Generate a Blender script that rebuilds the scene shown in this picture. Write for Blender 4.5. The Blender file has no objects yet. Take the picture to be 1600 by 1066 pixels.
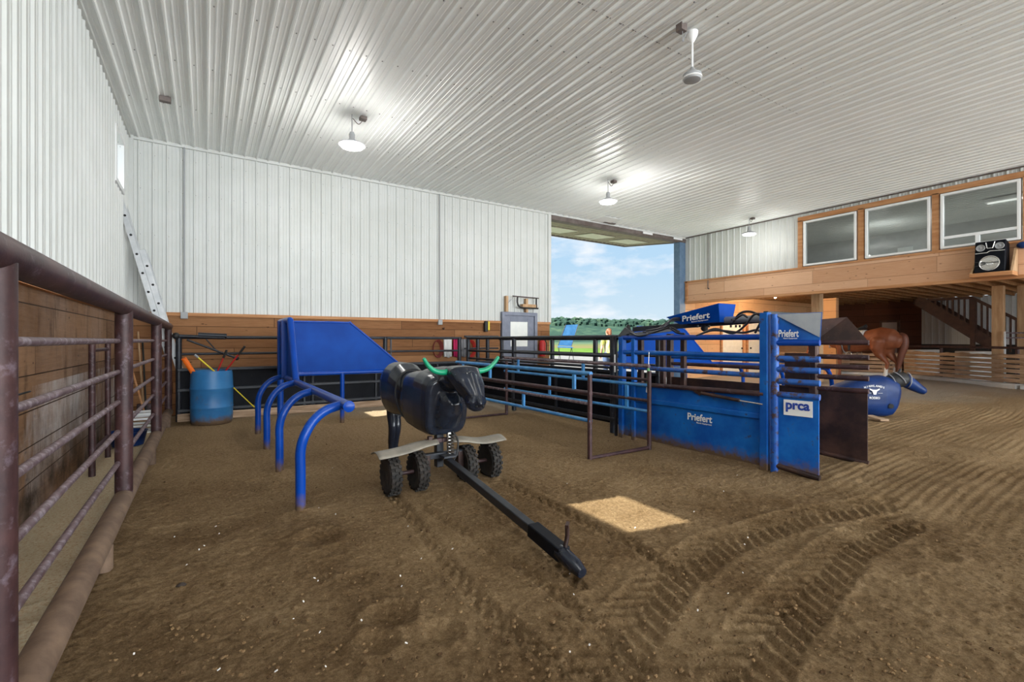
import bpy, bmesh, math, random
import numpy as np
from mathutils import Vector, Matrix, noise
random.seed(7); rng = np.random.default_rng(5)
C = bpy.context.scene.collection
SC = bpy.context.scene
V = Vector

# ------------------------------------------------------------------ camera
F = 738.0; CH = 1.35; HZ = 532.0
YAW = math.atan(478/F); SN, CS = math.sin(YAW), math.cos(YAW)
cam = bpy.data.cameras.new('camera'); cam_o = bpy.data.objects.new('camera', cam); C.objects.link(cam_o)
cam.sensor_width = 36; cam.lens = F/1600*36; cam.shift_y = -1/1600; cam.clip_start = .05; cam.clip_end = 3000
cam_o.location = (0, 0, CH); cam_o.rotation_euler = (math.pi/2, 0, -YAW)
SC.camera = cam_o
SC.view_settings.view_transform = 'Standard'; SC.view_settings.look = 'None'
SC.view_settings.exposure = 0.6; SC.view_settings.gamma = 1.0; SC.view_settings.use_curve_mapping = False

# ------------------------------------------------------------------ world: blue sky with cumulus
w = bpy.data.worlds.new('sky'); SC.world = w; w.use_nodes = True
nt = w.node_tree; nt.nodes.clear()
def N(nt, t, **k):
    n = nt.nodes.new(t)
    for a, b in k.items(): setattr(n, a, b)
    return n
out = N(nt, 'ShaderNodeOutputWorld'); bg = N(nt, 'ShaderNodeBackground')
tc = N(nt, 'ShaderNodeTexCoord'); sep = N(nt, 'ShaderNodeSeparateXYZ')
nt.links.new(tc.outputs['Generated'], sep.inputs[0])
gr = N(nt, 'ShaderNodeValToRGB'); e = gr.color_ramp.elements
e[0].position = 0.0; e[0].color = (.47, .56, .61, 1); e[1].position = 1; e[1].color = (.10, .24, .50, 1)
x = e.new(.16); x.color = (.33, .48, .62, 1); x = e.new(.33); x.color = (.27, .43, .62, 1)
nt.links.new(sep.outputs['Z'], gr.inputs[0])
mp = N(nt, 'ShaderNodeMapping'); mp.inputs['Scale'].default_value = (1, 1, 2.6); mp.inputs['Location'].default_value = (.35, .1, .12)
nt.links.new(tc.outputs['Generated'], mp.inputs[0])
no = N(nt, 'ShaderNodeTexNoise'); no.inputs['Scale'].default_value = 5.2; no.inputs['Detail'].default_value = 9; no.inputs['Roughness'].default_value = .55
nt.links.new(mp.outputs[0], no.inputs['Vector'])
cr = N(nt, 'ShaderNodeValToRGB'); cr.color_ramp.elements[0].position = .48; cr.color_ramp.elements[1].position = .64
nt.links.new(no.outputs['Fac'], cr.inputs[0])
mx = N(nt, 'ShaderNodeMix', data_type='RGBA'); mx.inputs[7].default_value = (.66, .67, .69, 1)
nt.links.new(cr.outputs[0], mx.inputs[0]); nt.links.new(gr.outputs[0], mx.inputs[6])
nt.links.new(mx.outputs[2], bg.inputs[0]); bg.inputs[1].default_value = 1.0
nt.links.new(bg.outputs[0], out.inputs[0])

# ------------------------------------------------------------------ sun and large lights
def lamp(name, typ, loc, energy, col=(1, 1, 1), **k):
    l = bpy.data.lights.new(name, typ); l.energy = energy; l.color = col
    for a, b in k.items(): setattr(l, a, b)
    o = bpy.data.objects.new(name, l); C.objects.link(o); o.location = loc
    return o
sun = lamp('sun', 'SUN', (-30, 5, 30), 12.5, (1, .96, .88), angle=.009)
sun.rotation_euler = V((3.9, -.64, -4.07)).to_track_quat('-Z', 'Y').to_euler()
# unseen fill lights added behind the camera, beside the arena and under the mezzanine
d1 = lamp('rear_fill', 'AREA', (5.9, -13.9, 2.4), 1900, (.90, .96, 1), shape='RECTANGLE', size=13.8, size_y=4.6)
d1.rotation_euler = (math.radians(100), 0, 0)
d2 = lamp('side_fill', 'AREA', (13.7, -7, 1.6), 950, (.90, .96, 1), shape='RECTANGLE', size=8, size_y=3.0)
d2.rotation_euler = (math.radians(105), 0, math.radians(75))
d3 = lamp('mezzanine_fill', 'AREA', (19, -1.9, 1.4), 45, (.97, .98, 1), shape='RECTANGLE', size=8, size_y=2.2)
d3.rotation_euler = (math.radians(92), 0, 0)
CEIL = 4.88; XL = -1.12; XR = 13.85; YB = 10.4; YR = -14.0

# ------------------------------------------------------------------ pixel -> place helpers (room planes)
def G(x, y, h=0.0):
    zc = (CH-h)*F/(y-HZ); xc = (x-800)/F*zc
    return V((xc*CS+zc*SN, -xc*SN+zc*CS, h))
def PXp(x, y, X):
    r = (x-800)/F; zc = X/(r*CS+SN); return V((X, zc*(CS-r*SN), CH+(HZ-y)*zc/F))
def PYp(x, y, Y):
    r = (x-800)/F; zc = Y/(CS-r*SN); return V((zc*(r*CS+SN), Y, CH+(HZ-y)*zc/F))
def AT(x, y, zc):
    xc = (x-800)/F*zc; return V((xc*CS+zc*SN, -xc*SN+zc*CS, CH+(HZ-y)*zc/F))

# ------------------------------------------------------------------ mesh builder
class MB:
    def __init__(s): s.v = []; s.f = []
    def add(s, vs, fs):
        b = len(s.v); s.v += [tuple(p) for p in vs]; s.f += [tuple(b+i for i in f) for f in fs]; return s
    def hexa(s, p):   # 8 points: bottom 4 ccw, top 4
        return s.add(p, [(3,2,1,0),(4,5,6,7),(0,1,5,4),(1,2,6,5),(2,3,7,6),(3,0,4,7)])
    def box(s, x0, y0, z0, x1, y1, z1):
        x0, x1 = min(x0,x1), max(x0,x1); y0, y1 = min(y0,y1), max(y0,y1); z0, z1 = min(z0,z1), max(z0,z1)
        return s.hexa([(x0,y0,z0),(x1,y0,z0),(x1,y1,z0),(x0,y1,z0),(x0,y0,z1),(x1,y0,z1),(x1,y1,z1),(x0,y1,z1)])
    def bar(s, a, b, w, h=None, up=(0,0,1)):   # rectangular bar a->b
        h = h or w; a = V(a); b = V(b); t = (b-a).normalized(); up = V(up)
        if abs(t.dot(up)) > .98: up = V((1,0,0))
        u = t.cross(up).normalized(); n = u.cross(t).normalized(); u = u*w/2; n = n*h/2
        return s.hexa([a-u-n, a+u-n, b+u-n, b-u-n, a-u+n, a+u+n, b+u+n, b-u+n])
    def tube(s, pts, r, seg=14, power=2, up=(0,0,1), cap='flat'):
        pts = [V(p) for p in pts]; n = len(pts)
        rs = r if isinstance(r, (list, tuple)) else [r]*n
        rs = [(q, q) if not isinstance(q, (list, tuple)) else q for q in rs]
        ups = V(up); vs = []; prev = None
        for i, p in enumerate(pts):
            t = (pts[min(i+1,n-1)]-pts[max(i-1,0)]).normalized()
            if prev is None:
                if abs(t.dot(ups)) > .98: ups = V((1,0,0)) if abs(t.x) < .9 else V((0,1,0))
                u = t.cross(ups).normalized()
            else:
                u = (prev - t*prev.dot(t)).normalized()
            prev = u; nn = u.cross(t).normalized()
            for k in range(seg):
                a = 2*math.pi*k/seg; ca, sa = math.cos(a), math.sin(a)
                if power != 2:
                    e = 2/power; ca = math.copysign(abs(ca)**e, ca); sa = math.copysign(abs(sa)**e, sa)
                vs.append(p + u*(rs[i][0]*ca) + nn*(rs[i][1]*sa))
        fs = []
        for i in range(n-1):
            for k in range(seg):
                k2 = (k+1) % seg
                fs.append((i*seg+k, (i+1)*seg+k, (i+1)*seg+k2, i*seg+k2))
        fs.append(tuple(range(seg))); fs.append(tuple((n-1)*seg+k for k in reversed(range(seg))))
        return s.add(vs, fs)
    def blob(s, pts, r, seg=16, power=2, up=(0,0,1)):   # tube with rounded ends
        pts = [V(p) for p in pts]; rs = [(q, q) if not isinstance(q, (list, tuple)) else q for q in r]
        t0 = (pts[0]-pts[1]).normalized(); t1 = (pts[-1]-pts[-2]).normalized()
        P = []; R = []
        for k in (.98, .8, .45):
            m = min(rs[0]); P.append(pts[0]+t0*m*k*.8); q = math.sqrt(1-k*k); R.append((rs[0][0]*q, rs[0][1]*q))
        P += pts; R += rs
        for k in (.45, .8, .98):
            m = min(rs[-1]); P.append(pts[-1]+t1*m*k*.8); q = math.sqrt(1-k*k); R.append((rs[-1][0]*q, rs[-1][1]*q))
        return s.tube(P, R, seg, power, up)
    def lathe(s, prof, c, ax=(0,0,1), seg=24):   # prof [(r,h)] along axis
        c = V(c); ax = V(ax).normalized(); u = ax.orthogonal().normalized(); w_ = ax.cross(u)
        vs = []; n = len(prof)
        for r, h in prof:
            for k in range(seg):
                a = 2*math.pi*k/seg; vs.append(c+ax*h+(u*math.cos(a)+w_*math.sin(a))*max(r, 1e-4))
        fs = [(i*seg+k, i*seg+(k+1)%seg, (i+1)*seg+(k+1)%seg, (i+1)*seg+k) for i in range(n-1) for k in range(seg)]
        fs.append(tuple(reversed(range(seg)))); fs.append(tuple((n-1)*seg+k for k in range(seg)))
        return s.add(vs, fs)
    def sphere(s, c, r, seg=16, sc=(1,1,1)):
        c = V(c); n = seg//2; vs = []; fs = []
        for i in range(n+1):
            t = math.pi*i/n
            for k in range(seg):
                a = 2*math.pi*k/seg
                q = max(math.sin(t), .002)
                vs.append((c.x+r*sc[0]*q*math.cos(a), c.y+r*sc[1]*q*math.sin(a), c.z+r*sc[2]*math.cos(t)))
        for i in range(n):
            for k in range(seg): fs.append((i*seg+k, (i+1)*seg+k, (i+1)*seg+(k+1)%seg, i*seg+(k+1)%seg))
        return s.add(vs, fs)
    def prism(s, poly, ext):    # poly 3D points, extruded by vector, centred
        ext = V(ext); n = len(poly); a = [V(p)-ext/2 for p in poly]; b = [V(p)+ext/2 for p in poly]
        return s.add(a+b, [tuple(reversed(range(n))), tuple(range(n, 2*n))]+[(i, (i+1)%n, n+(i+1)%n, n+i) for i in range(n)])
    def build(s, name, m=None, parent=None, smooth=40, bev=0, rem=0, sm=0, kind=None):
        me = bpy.data.meshes.new(name); me.from_pydata(s.v, [], s.f); me.update()
        bm = bmesh.new(); bm.from_mesh(me); bmesh.ops.recalc_face_normals(bm, faces=bm.faces); bm.to_mesh(me); bm.free()
        if m: me.materials.append(m)
        if smooth:
            me.polygons.foreach_set('use_smooth', [True]*len(me.polygons)); me.set_sharp_from_angle(angle=math.radians(smooth))
        o = bpy.data.objects.new(name, me); C.objects.link(o)
        if rem:
            d = o.modifiers.new('r', 'REMESH'); d.mode = 'VOXEL'; d.voxel_size = rem; d.use_smooth_shade = True
            if sm: d = o.modifiers.new('s', 'SMOOTH'); d.iterations = sm; d.factor = .5
        if bev:
            d = o.modifiers.new('b', 'BEVEL'); d.width = bev; d.segments = 2; d.limit_method = 'ANGLE'; d.angle_limit = math.radians(40)
        if parent: adopt(o, parent)
        if kind: o['kind'] = kind
        return o
WM = {}
def adopt(o, parent):
    o.parent = parent; o.matrix_parent_inverse = WM.get(parent.name, Matrix()).inverted()
def T(name, label, cat, loc=(0,0,0), group=None):
    o = bpy.data.objects.new(name, None); C.objects.link(o); o.location = loc; o.empty_display_size = .1
    WM[o.name] = Matrix.Translation(V(loc)); o['label'] = label; o['category'] = cat
    if group: o['group'] = group
    return o
def tag(o, label, cat, group=None, kind=None):
    o['label'] = label; o['category'] = cat
    if group: o['group'] = group
    if kind: o['kind'] = kind
    return o
def lab(o, l): o['label'] = l; return o
def arc(pts, n=8):     # smooth polyline (Catmull-Rom)
    P = [V(p) for p in pts]; P = [P[0]*2-P[1]]+P+[P[-1]*2-P[-2]]; o = []
    for i in range(1, len(P)-2):
        for k in range(n):
            t = k/n; a, b, c, d = P[i-1:i+3]
            o.append(.5*((2*b)+(c-a)*t+(2*a-5*b+4*c-d)*t*t+(3*b-a-3*c+d)*t**3))
    return o+[P[-2]]
def text(s, h, c, right, up, m, parent, name='lettering', depth=.002, bold=0.0, width=None):
    cu = bpy.data.curves.new('t', 'FONT'); cu.body = s; cu.size = 1; cu.align_x = 'CENTER'; cu.align_y = 'CENTER'
    cu.offset = bold; cu.extrude = .01
    o = bpy.data.objects.new('t', cu); C.objects.link(o)
    dg = bpy.context.evaluated_depsgraph_get(); me = bpy.data.meshes.new_from_object(o.evaluated_get(dg))
    bpy.data.objects.remove(o)
    co = np.empty(len(me.vertices)*3); me.vertices.foreach_get('co', co); co = co.reshape(-1, 3)
    mn, mxx = co.min(0), co.max(0); co -= (mn+mxx)/2; sz = mxx-mn
    sy = h/sz[1]; sx = (width/sz[0]) if width else sy
    R = V(right).normalized(); U = V(up).normalized(); Nn = R.cross(U)
    pts = [V(c)+R*(a*sx)+U*(b*sy)+Nn*(d*depth*50) for a, b, d in co]
    me.vertices.foreach_set('co', [q for p in pts for q in p]); me.update()
    me.materials.clear(); me.materials.append(m); me.name = name
    ob = bpy.data.objects.new(name, me); C.objects.link(ob)
    if parent: adopt(ob, parent)
    return ob

# ------------------------------------------------------------------ materials
def base(name, rough=.5, metal=0, spec=.5):
    m = bpy.data.materials.new(name); m.use_nodes = True; nt = m.node_tree
    b = nt.nodes['Principled BSDF']; b.inputs['Roughness'].default_value = rough; b.inputs['Metallic'].default_value = metal
    b.inputs['Specular IOR Level'].default_value = spec
    return m, nt, b
def coords(nt, sc=(1,1,1)):
    tc = N(nt, 'ShaderNodeTexCoord'); mp = N(nt, 'ShaderNodeMapping'); mp.inputs['Scale'].default_value = sc
    nt.links.new(tc.outputs['Object'], mp.inputs[0]); return mp.outputs[0]
def tnoise(nt, vec, scale, detail=6, rough=.6):
    n = N(nt, 'ShaderNodeTexNoise'); n.inputs['Scale'].default_value = scale; n.inputs['Detail'].default_value = detail; n.inputs['Roughness'].default_value = rough
    nt.links.new(vec, n.inputs['Vector']); return n.outputs['Fac']
def ramp(nt, fac, stops):
    r = N(nt, 'ShaderNodeValToRGB'); e = r.color_ramp.elements
    while len(e) < len(stops): e.new(.5)
    for i, (p, c) in enumerate(stops):
        e[i].position = p; e[i].color = (*c, 1) if not isinstance(c, (int, float)) else (c, c, c, 1)
    nt.links.new(fac, r.inputs[0]); return r.outputs[0]
def mix(nt, fac, a, b):
    m = N(nt, 'ShaderNodeMix', data_type='RGBA')
    for s, v in ((0, fac), (6, a), (7, b)):
        if isinstance(v, (int, float)): m.inputs[s].default_value = v
        elif isinstance(v, tuple): m.inputs[s].default_value = (*v, 1)
        else: nt.links.new(v, m.inputs[s])
    return m.outputs[2]
def math_(nt, op, a, b=None, c=None):
    m = N(nt, 'ShaderNodeMath', operation=op)
    for i, v in enumerate((a, b, c)):
        if v is None: continue
        if isinstance(v, (int, float)): m.inputs[i].default_value = v
        else: nt.links.new(v, m.inputs[i])
    return m.outputs[0]
def bump(nt, b, h, dist=.01, st=.5):
    n = N(nt, 'ShaderNodeBump'); n.inputs['Distance'].default_value = dist; n.inputs['Strength'].default_value = st
    nt.links.new(h, n.inputs['Height']); nt.links.new(n.outputs[0], b.inputs['Normal'])
def paint(name, c1, c2=None, rough=.5, metal=0, scale=6, lo=.4, hi=.65, worn=None, wlo=.6, whi=.66, wscale=9, bmp=0, bscale=60, stretch=(1,1,1), mud=False, spec=.5):
    m, nt, b = base(name, rough, metal, spec); v = coords(nt, stretch)
    col = ramp(nt, tnoise(nt, v, scale), [(lo, c1), (hi, c2 or c1)])
    if worn: col = mix(nt, ramp(nt, tnoise(nt, v, wscale, 8, .7), [(wlo, 0), (whi, 1)]), col, worn)
    if mud:    # dirt stuck on the steel up to shin height
        sp = N(nt, 'ShaderNodeSeparateXYZ'); tcn = N(nt, 'ShaderNodeTexCoord'); nt.links.new(tcn.outputs['Object'], sp.inputs[0])
        h = math_(nt, 'ADD', sp.outputs['Z'], math_(nt, 'MULTIPLY', tnoise(nt, v, 14), .22))
        col = mix(nt, ramp(nt, h, [(.16, 1), (.27, 0)]), col, (.12, .075, .045))
    nt.links.new(col, b.inputs['Base Color'])
    if bmp: bump(nt, b, tnoise(nt, v, bscale, 4), bmp)
    return m
def planks(name, axis, c1, c2, h=.185, stain=None, dark=.25, slo=.55, shi=.75):
    """horizontal boards running along axis (0=x, 1=y) with gaps, butt joints, knots"""
    m, nt, b = base(name, .75, 0, .2); tcn = N(nt, 'ShaderNodeTexCoord'); sp = N(nt, 'ShaderNodeSeparateXYZ'); nt.links.new(tcn.outputs['Object'], sp.inputs[0])
    z = math_(nt, 'DIVIDE', sp.outputs['Z'], h); row = math_(nt, 'FLOOR', z); fr = math_(nt, 'FRACT', z)
    wn = N(nt, 'ShaderNodeTexWhiteNoise', noise_dimensions='1D'); nt.links.new(row, wn.inputs['W'])
    u = math_(nt, 'ADD', math_(nt, 'DIVIDE', sp.outputs['XY'[axis]], 2.6), math_(nt, 'MULTIPLY', wn.outputs['Value'], 7))
    cell = math_(nt, 'FLOOR', u); fu = math_(nt, 'FRACT', u)
    wn2 = N(nt, 'ShaderNodeTexWhiteNoise', noise_dimensions='2D'); cb = N(nt, 'ShaderNodeCombineXYZ'); nt.links.new(row, cb.inputs[0]); nt.links.new(cell, cb.inputs[1]); nt.links.new(cb.outputs[0], wn2.inputs['Vector'])
    sc = [1.2, 1.2, 14]; sc[axis] = 1.2
    v = coords(nt, tuple(sc)); off = N(nt, 'ShaderNodeVectorMath', operation='ADD'); nt.links.new(v, off.inputs[0]); nt.links.new(wn2.outputs['Color'], off.inputs[1])
    g = tnoise(nt, off.outputs[0], 3, 8, .65)
    f = math_(nt, 'ADD', math_(nt, 'MULTIPLY', wn2.outputs['Value'], .45), math_(nt, 'MULTIPLY', g, .6))
    col = ramp(nt, f, [(.2, c1), (.8, c2)])
    kv = coords(nt, (3, 3, 7)); vo = N(nt, 'ShaderNodeTexVoronoi'); vo.inputs['Scale'].default_value = 1.3; nt.links.new(kv, vo.inputs['Vector'])
    col = mix(nt, ramp(nt, vo.outputs['Distance'], [(.06, .8), (.12, 0)]), col, tuple(q*.35 for q in c1))
    if stain:
        low = ramp(nt, sp.outputs['Z'], [(.0, .35), (.5, 1), (1.0, 1), (1.45, .15)])
        col = mix(nt, math_(nt, 'MULTIPLY', low, ramp(nt, tnoise(nt, coords(nt, (1, 1, .6)), 1.1, 7, .65), [(slo, 0), (shi, 1)])), col, stain)
        col = mix(nt, math_(nt, 'MULTIPLY', ramp(nt, sp.outputs['Z'], [(.15, 1), (.9, 0)]), ramp(nt, tnoise(nt, coords(nt, (1, 1, 1)), 2.3, 7, .7), [(.35, 0), (.6, 1)])), col, (.035, .022, .014))
        col = mix(nt, ramp(nt, tnoise(nt, coords(nt, (2, 2, .5)), 3.1, 7, .7), [(.52, 0), (.72, .8)]), col, tuple(q*.4 for q in c1))
    gap = math_(nt, 'MAXIMUM', math_(nt, 'LESS_THAN', fr, .035), math_(nt, 'LESS_THAN', fu, .003))
    col = mix(nt, gap, col, tuple(q*dark for q in c1))
    nt.links.new(col, b.inputs['Base Color'])
    bump(nt, b, math_(nt, 'SUBTRACT', g, math_(nt, 'MULTIPLY', gap, 2)), .006, .6)
    return m
def glow(name, col, st):
    m, nt, b = base(name); b.inputs['Base Color'].default_value = (*col, 1); b.inputs['Emission Color'].default_value = (*col, 1); b.inputs['Emission Strength'].default_value = st
    return m
def glassm(name, tint=(1,1,1), refl=1.0):
    m = bpy.data.materials.new(name); m.use_nodes = True; nt = m.node_tree; nt.nodes.clear()
    o = N(nt, 'ShaderNodeOutputMaterial'); t = N(nt, 'ShaderNodeBsdfTransparent'); t.inputs[0].default_value = (*tint, 1)
    g = N(nt, 'ShaderNodeBsdfGlossy'); g.inputs['Roughness'].default_value = .02; lw = N(nt, 'ShaderNodeLayerWeight'); pw = math_(nt, 'ADD', math_(nt, 'POWER', lw.outputs['Facing'], 4.0), .05)
    ms = N(nt, 'ShaderNodeMixShader'); nt.links.new(math_(nt, 'MULTIPLY', pw, refl), ms.inputs[0]); nt.links.new(t.outputs[0], ms.inputs[1]); nt.links.new(g.outputs[0], ms.inputs[2]); nt.links.new(ms.outputs[0], o.inputs[0])
    return m
M = {}
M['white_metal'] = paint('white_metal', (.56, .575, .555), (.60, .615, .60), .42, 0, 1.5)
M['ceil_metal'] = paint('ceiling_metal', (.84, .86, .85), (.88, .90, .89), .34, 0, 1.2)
M['screw'] = paint('screw_heads', (.22, .22, .22), rough=.5)
M['khaki'] = paint('door_leaf_liner', (.30, .27, .19), (.38, .34, .25), .6)
M['header'] = paint('header_steel', (.10, .075, .065), (.16, .13, .12), .6)
M['jamb'] = paint('blue_grey_jamb', (.10, .17, .27), (.14, .22, .33), .5)
M['wood_back'] = planks('board_wall_back', 0, (.17, .070, .026), (.37, .185, .085), .2)
M['wood_left'] = planks('board_wall_left', 1, (.14, .070, .034), (.27, .150, .080), .27, stain=(.46, .42, .41), slo=.44, shi=.66)
M['wood_band'] = planks('board_band', 1, (.54, .29, .16), (.72, .45, .29), .36, dark=.7)
M['wood_mezz'] = planks('board_mezzanine', 0, (.55, .29, .13), (.72, .45, .25), .4, dark=.6)
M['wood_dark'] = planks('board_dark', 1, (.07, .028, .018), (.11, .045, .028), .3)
M['timber'] = paint('timber', (.42, .26, .14), (.56, .38, .23), .75, 0, 3, stretch=(4, 4, .5), bmp=.002, spec=.2)
M['timber_trim'] = paint('timber_trim', (.42, .19, .08), (.55, .29, .14), .7, 0, 3, stretch=(.5, .5, 5), spec=.2)
M['fence_board'] = paint('fence_board', (.33, .22, .14), (.56, .40, .28), .85, 0, 3, stretch=(.8, .8, 9), bmp=.003, spec=.2)
M['rust'] = paint('rusty_pipe', (.034, .014, .016), (.070, .030, .030), .5, .15, 7, worn=(.15, .11, .135), wlo=.56, whi=.72, wscale=16, bmp=.0015, bscale=90)
M['rust_dusty'] = paint('dusty_pipe', (.12, .075, .05), (.20, .13, .085), .8, 0, 7, bmp=.002)
M['rail_light'] = paint('worn_rail', (.10, .06, .065), (.17, .115, .13), .5, .2, 9, worn=(.28, .23, .26), wlo=.5, whi=.62, wscale=20)
M['black_steel'] = paint('black_steel', (.010, .012, .018), (.022, .026, .036), .45, .1, 5, worn=(.07, .065, .07), wlo=.62, whi=.75)
M['black_panel'] = paint('black_panel', (.004, .005, .008), (.008, .009, .013), .5, 0, 3, spec=.1, worn=(.05, .045, .04), wlo=.62, whi=.8)
M['blue'] = paint('royal_blue_paint', (.001, .045, .30), (.002, .06, .38), .30, 0, 3, mud=True, spec=.28)
M['blue_panel'] = paint('royal_blue_panel', (.001, .045, .28), (.002, .062, .36), .42, 0, 2, worn=(.01, .03, .13), wlo=.66, whi=.8, wscale=3, spec=.08)
M['blue_worn'] = paint('worn_blue_paint', (.003, .075, .36), (.008, .14, .50), .42, 0, 3, spec=.25, worn=(.05, .03, .035), wlo=.60, whi=.68, wscale=6, mud=True, bmp=.001)
M['blue_rusty'] = paint('rusty_blue_pipe', (.01, .09, .42), (.03, .14, .46), .5, .1, 8, worn=(.06, .035, .04), wlo=.5, whi=.58, wscale=9)
M['sky_blue'] = paint('light_blue_paint', (.035, .20, .50), (.07, .30, .62), .45, 0, 8, worn=(.22, .24, .26), wlo=.58, whi=.66, wscale=22)
M['rust_plate'] = paint('rusty_plate', (.022, .011, .010), (.075, .035, .026), .5, .25, 4, worn=(.13, .11, .12), wlo=.66, whi=.74, wscale=24, bmp=.002)
M['galv_plate'] = paint('galvanised_plate', (.28, .30, .32), (.20, .22, .27), .45, .4, 4)
M['alu'] = paint('aluminium', (.40, .415, .43), (.50, .51, .52), .42, .25, 6)
M['hole'] = paint('dark_holes', (.01, .01, .01), rough=.8)
M['poly_black'] = paint('black_plastic', (.008, .011, .019), (.018, .024, .040), .23, 0, 4, worn=(.09, .09, .10), wlo=.66, whi=.80, wscale=5, bmp=.0008, bscale=14)
M['poly_blue'] = paint('blue_plastic', (.003, .020, .095), (.006, .030, .135), .42, 0, 3, spec=.25)
M['green'] = paint('green_rubber', (.004, .26, .13), (.006, .34, .17), .35)
M['rubber'] = paint('tyre_rubber', (.012, .011, .010), (.035, .027, .022), .8, 0, 14)
M['rim'] = paint('dusty_rim', (.03, .025, .02), (.08, .055, .04), .6)
M['fender'] = paint('dusty_fender', (.20, .18, .15), (.30, .27, .22), .5, .2, 5)
M['chrome'] = paint('bright_metal', (.6, .6, .58), rough=.25, metal=.8)
M['barrel'] = paint('blue_barrel_plastic', (.020, .14, .36), (.035, .20, .46), .42, 0, 3, worn=(.10, .10, .12), wlo=.60, whi=.72, wscale=4, mud=True)
M['orange'] = paint('orange_plastic', (.85, .16, .01), rough=.4)
M['yellow'] = paint('yellow_paint', (.80, .62, .02), rough=.4)
M['red'] = paint('red_paint', (.50, .015, .015), rough=.4)
M['magenta'] = paint('magenta_cloth', (.45, .01, .09), rough=.8)
M['white'] = paint('white_paint', (.80, .81, .81), rough=.45)
M['cream'] = paint('cream_door', (.70, .67, .58), (.76, .73, .65), .5)
M['grey_door'] = paint('grey_door_steel', (.17, .19, .25), (.22, .24, .31), .45)
M['grey'] = paint('grey_plastic', (.32, .33, .34), rough=.5)
M['black'] = paint('matt_black', (.012, .012, .013), rough=.6)
M['hose'] = paint('hydraulic_hose', (.012, .012, .018), (.03, .03, .04), .35)
M['brown_dark'] = paint('dark_stair', (.05, .022, .016), (.08, .036, .025), .7)
M['coat'] = paint('chestnut_coat', (.19, .055, .022), (.30, .10, .045), .48, 0, 2.2, spec=.35)
M['hair'] = paint('dark_chestnut_hair', (.12, .035, .02), (.19, .06, .03), .5, 0, 20, stretch=(8, 8, 1))
M['sock'] = paint('white_sock', (.72, .68, .64), rough=.7)
M['hoof'] = paint('hoof', (.05, .035, .03), rough=.5)
M['skin'] = paint('skin', (.55, .32, .23), rough=.55)
M['denim'] = paint('denim', (.05, .08, .16), (.07, .11, .20), .85)
M['shirt'] = paint('shirt', (.40, .40, .08), (.50, .49, .40), .85)
M['person_hair'] = paint('brown_hair', (.16, .055, .022), (.24, .09, .04), .5, 0, 30)
M['mesh_blue'] = paint('blue_sling_fabric', (.022, .085, .19), (.032, .11, .23), .8, spec=.1)
M['cloth_grey'] = paint('grey_cloth', (.20, .20, .22), (.28, .28, .30), .8)
M['glass'] = glassm('window_glass', (.93, .95, .94), .9)
M['glass_dark'] = glassm('reflective_glass', (.84, .87, .86), 1.8)
M['glow'] = glow('lit_lens', (1, .98, .94), 6)
M['concrete'] = paint('concrete', (.50, .50, .49), (.60, .60, .59), .8, 0, 3, bmp=.002)

# ground
def ground_mat():
    m, nt, b = base('arena_dirt', .95, 0, .1); v = coords(nt)
    f1 = tnoise(nt, v, 1.1, 5, .6); f2 = tnoise(nt, v, 36, 10, .75); f3 = tnoise(nt, v, 75, 8, .85); f4 = tnoise(nt, v, 190, 4, .8)
    fine = math_(nt, 'ADD', math_(nt, 'ADD', math_(nt, 'MULTIPLY', f2, .4), math_(nt, 'MULTIPLY', f3, .35)), math_(nt, 'MULTIPLY', f4, .25))
    damp = ramp(nt, fine, [(.39, (.065, .036, .015)), (.50, (.215, .130, .060)), (.61, (.42, .275, .145))])
    dry_lit = ramp(nt, fine, [(.38, (.17, .105, .052)), (.50, (.41, .275, .145)), (.62, (.62, .45, .27))])
    col = mix(nt, ramp(nt, f1, [(.36, 0), (.68, 1)]), damp, dry_lit)
    sp = N(nt, 'ShaderNodeSeparateXYZ'); tcn = N(nt, 'ShaderNodeTexCoord'); nt.links.new(tcn.outputs['Object'], sp.inputs[0])
    # paler footing towards the doorway, sunlight painted in; shavings in the left alley
    far = math_(nt, 'ADD', math_(nt, 'ADD', math_(nt, 'MULTIPLY', sp.outputs['X'], .45), sp.outputs['Y']), math_(nt, 'MULTIPLY', f1, 2.0))
    m1 = N(nt, 'ShaderNodeMapRange'); m1.inputs[1].default_value = 4.5; m1.inputs[2].default_value = 9.5; nt.links.new(far, m1.inputs[0])
    col = mix(nt, m1.outputs[0], col, dry_lit)
    pale = ramp(nt, fine, [(.3, (.33, .27, .20)), (.6, (.56, .50, .42))])
    m3 = N(nt, 'ShaderNodeMapRange'); m3.inputs[1].default_value = 10.2; m3.inputs[2].default_value = 12.5; nt.links.new(far, m3.inputs[0])
    col = mix(nt, m3.outputs[0], col, pale)
    sv = coords(nt, (5, 5, 5)); wood = ramp(nt, tnoise(nt, v, 60, 9, .8), [(.34, (.46, .30, .15)), (.43, (.86, .63, .36)), (.55, (.97, .83, .60))])
    xx = math_(nt, 'ADD', sp.outputs['X'], math_(nt, 'MULTIPLY', math_(nt, 'SUBTRACT', tnoise(nt, v, 5, 8, .7), .5), .30))
    st = ramp(nt, math_(nt, 'MULTIPLY', math_(nt, 'SUBTRACT', -.58, xx), 1.0), [(.0, 0), (.07, 1)])
    col = mix(nt, st, col, wood)
    nt.links.new(col, b.inputs['Base Color'])
    bump(nt, b, math_(nt, 'ADD', math_(nt, 'ADD', f2, math_(nt, 'MULTIPLY', f3, .7)), math_(nt, 'MULTIPLY', f4, .25)), .032, 1.0)
    return m
M['dirt'] = ground_mat()

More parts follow.
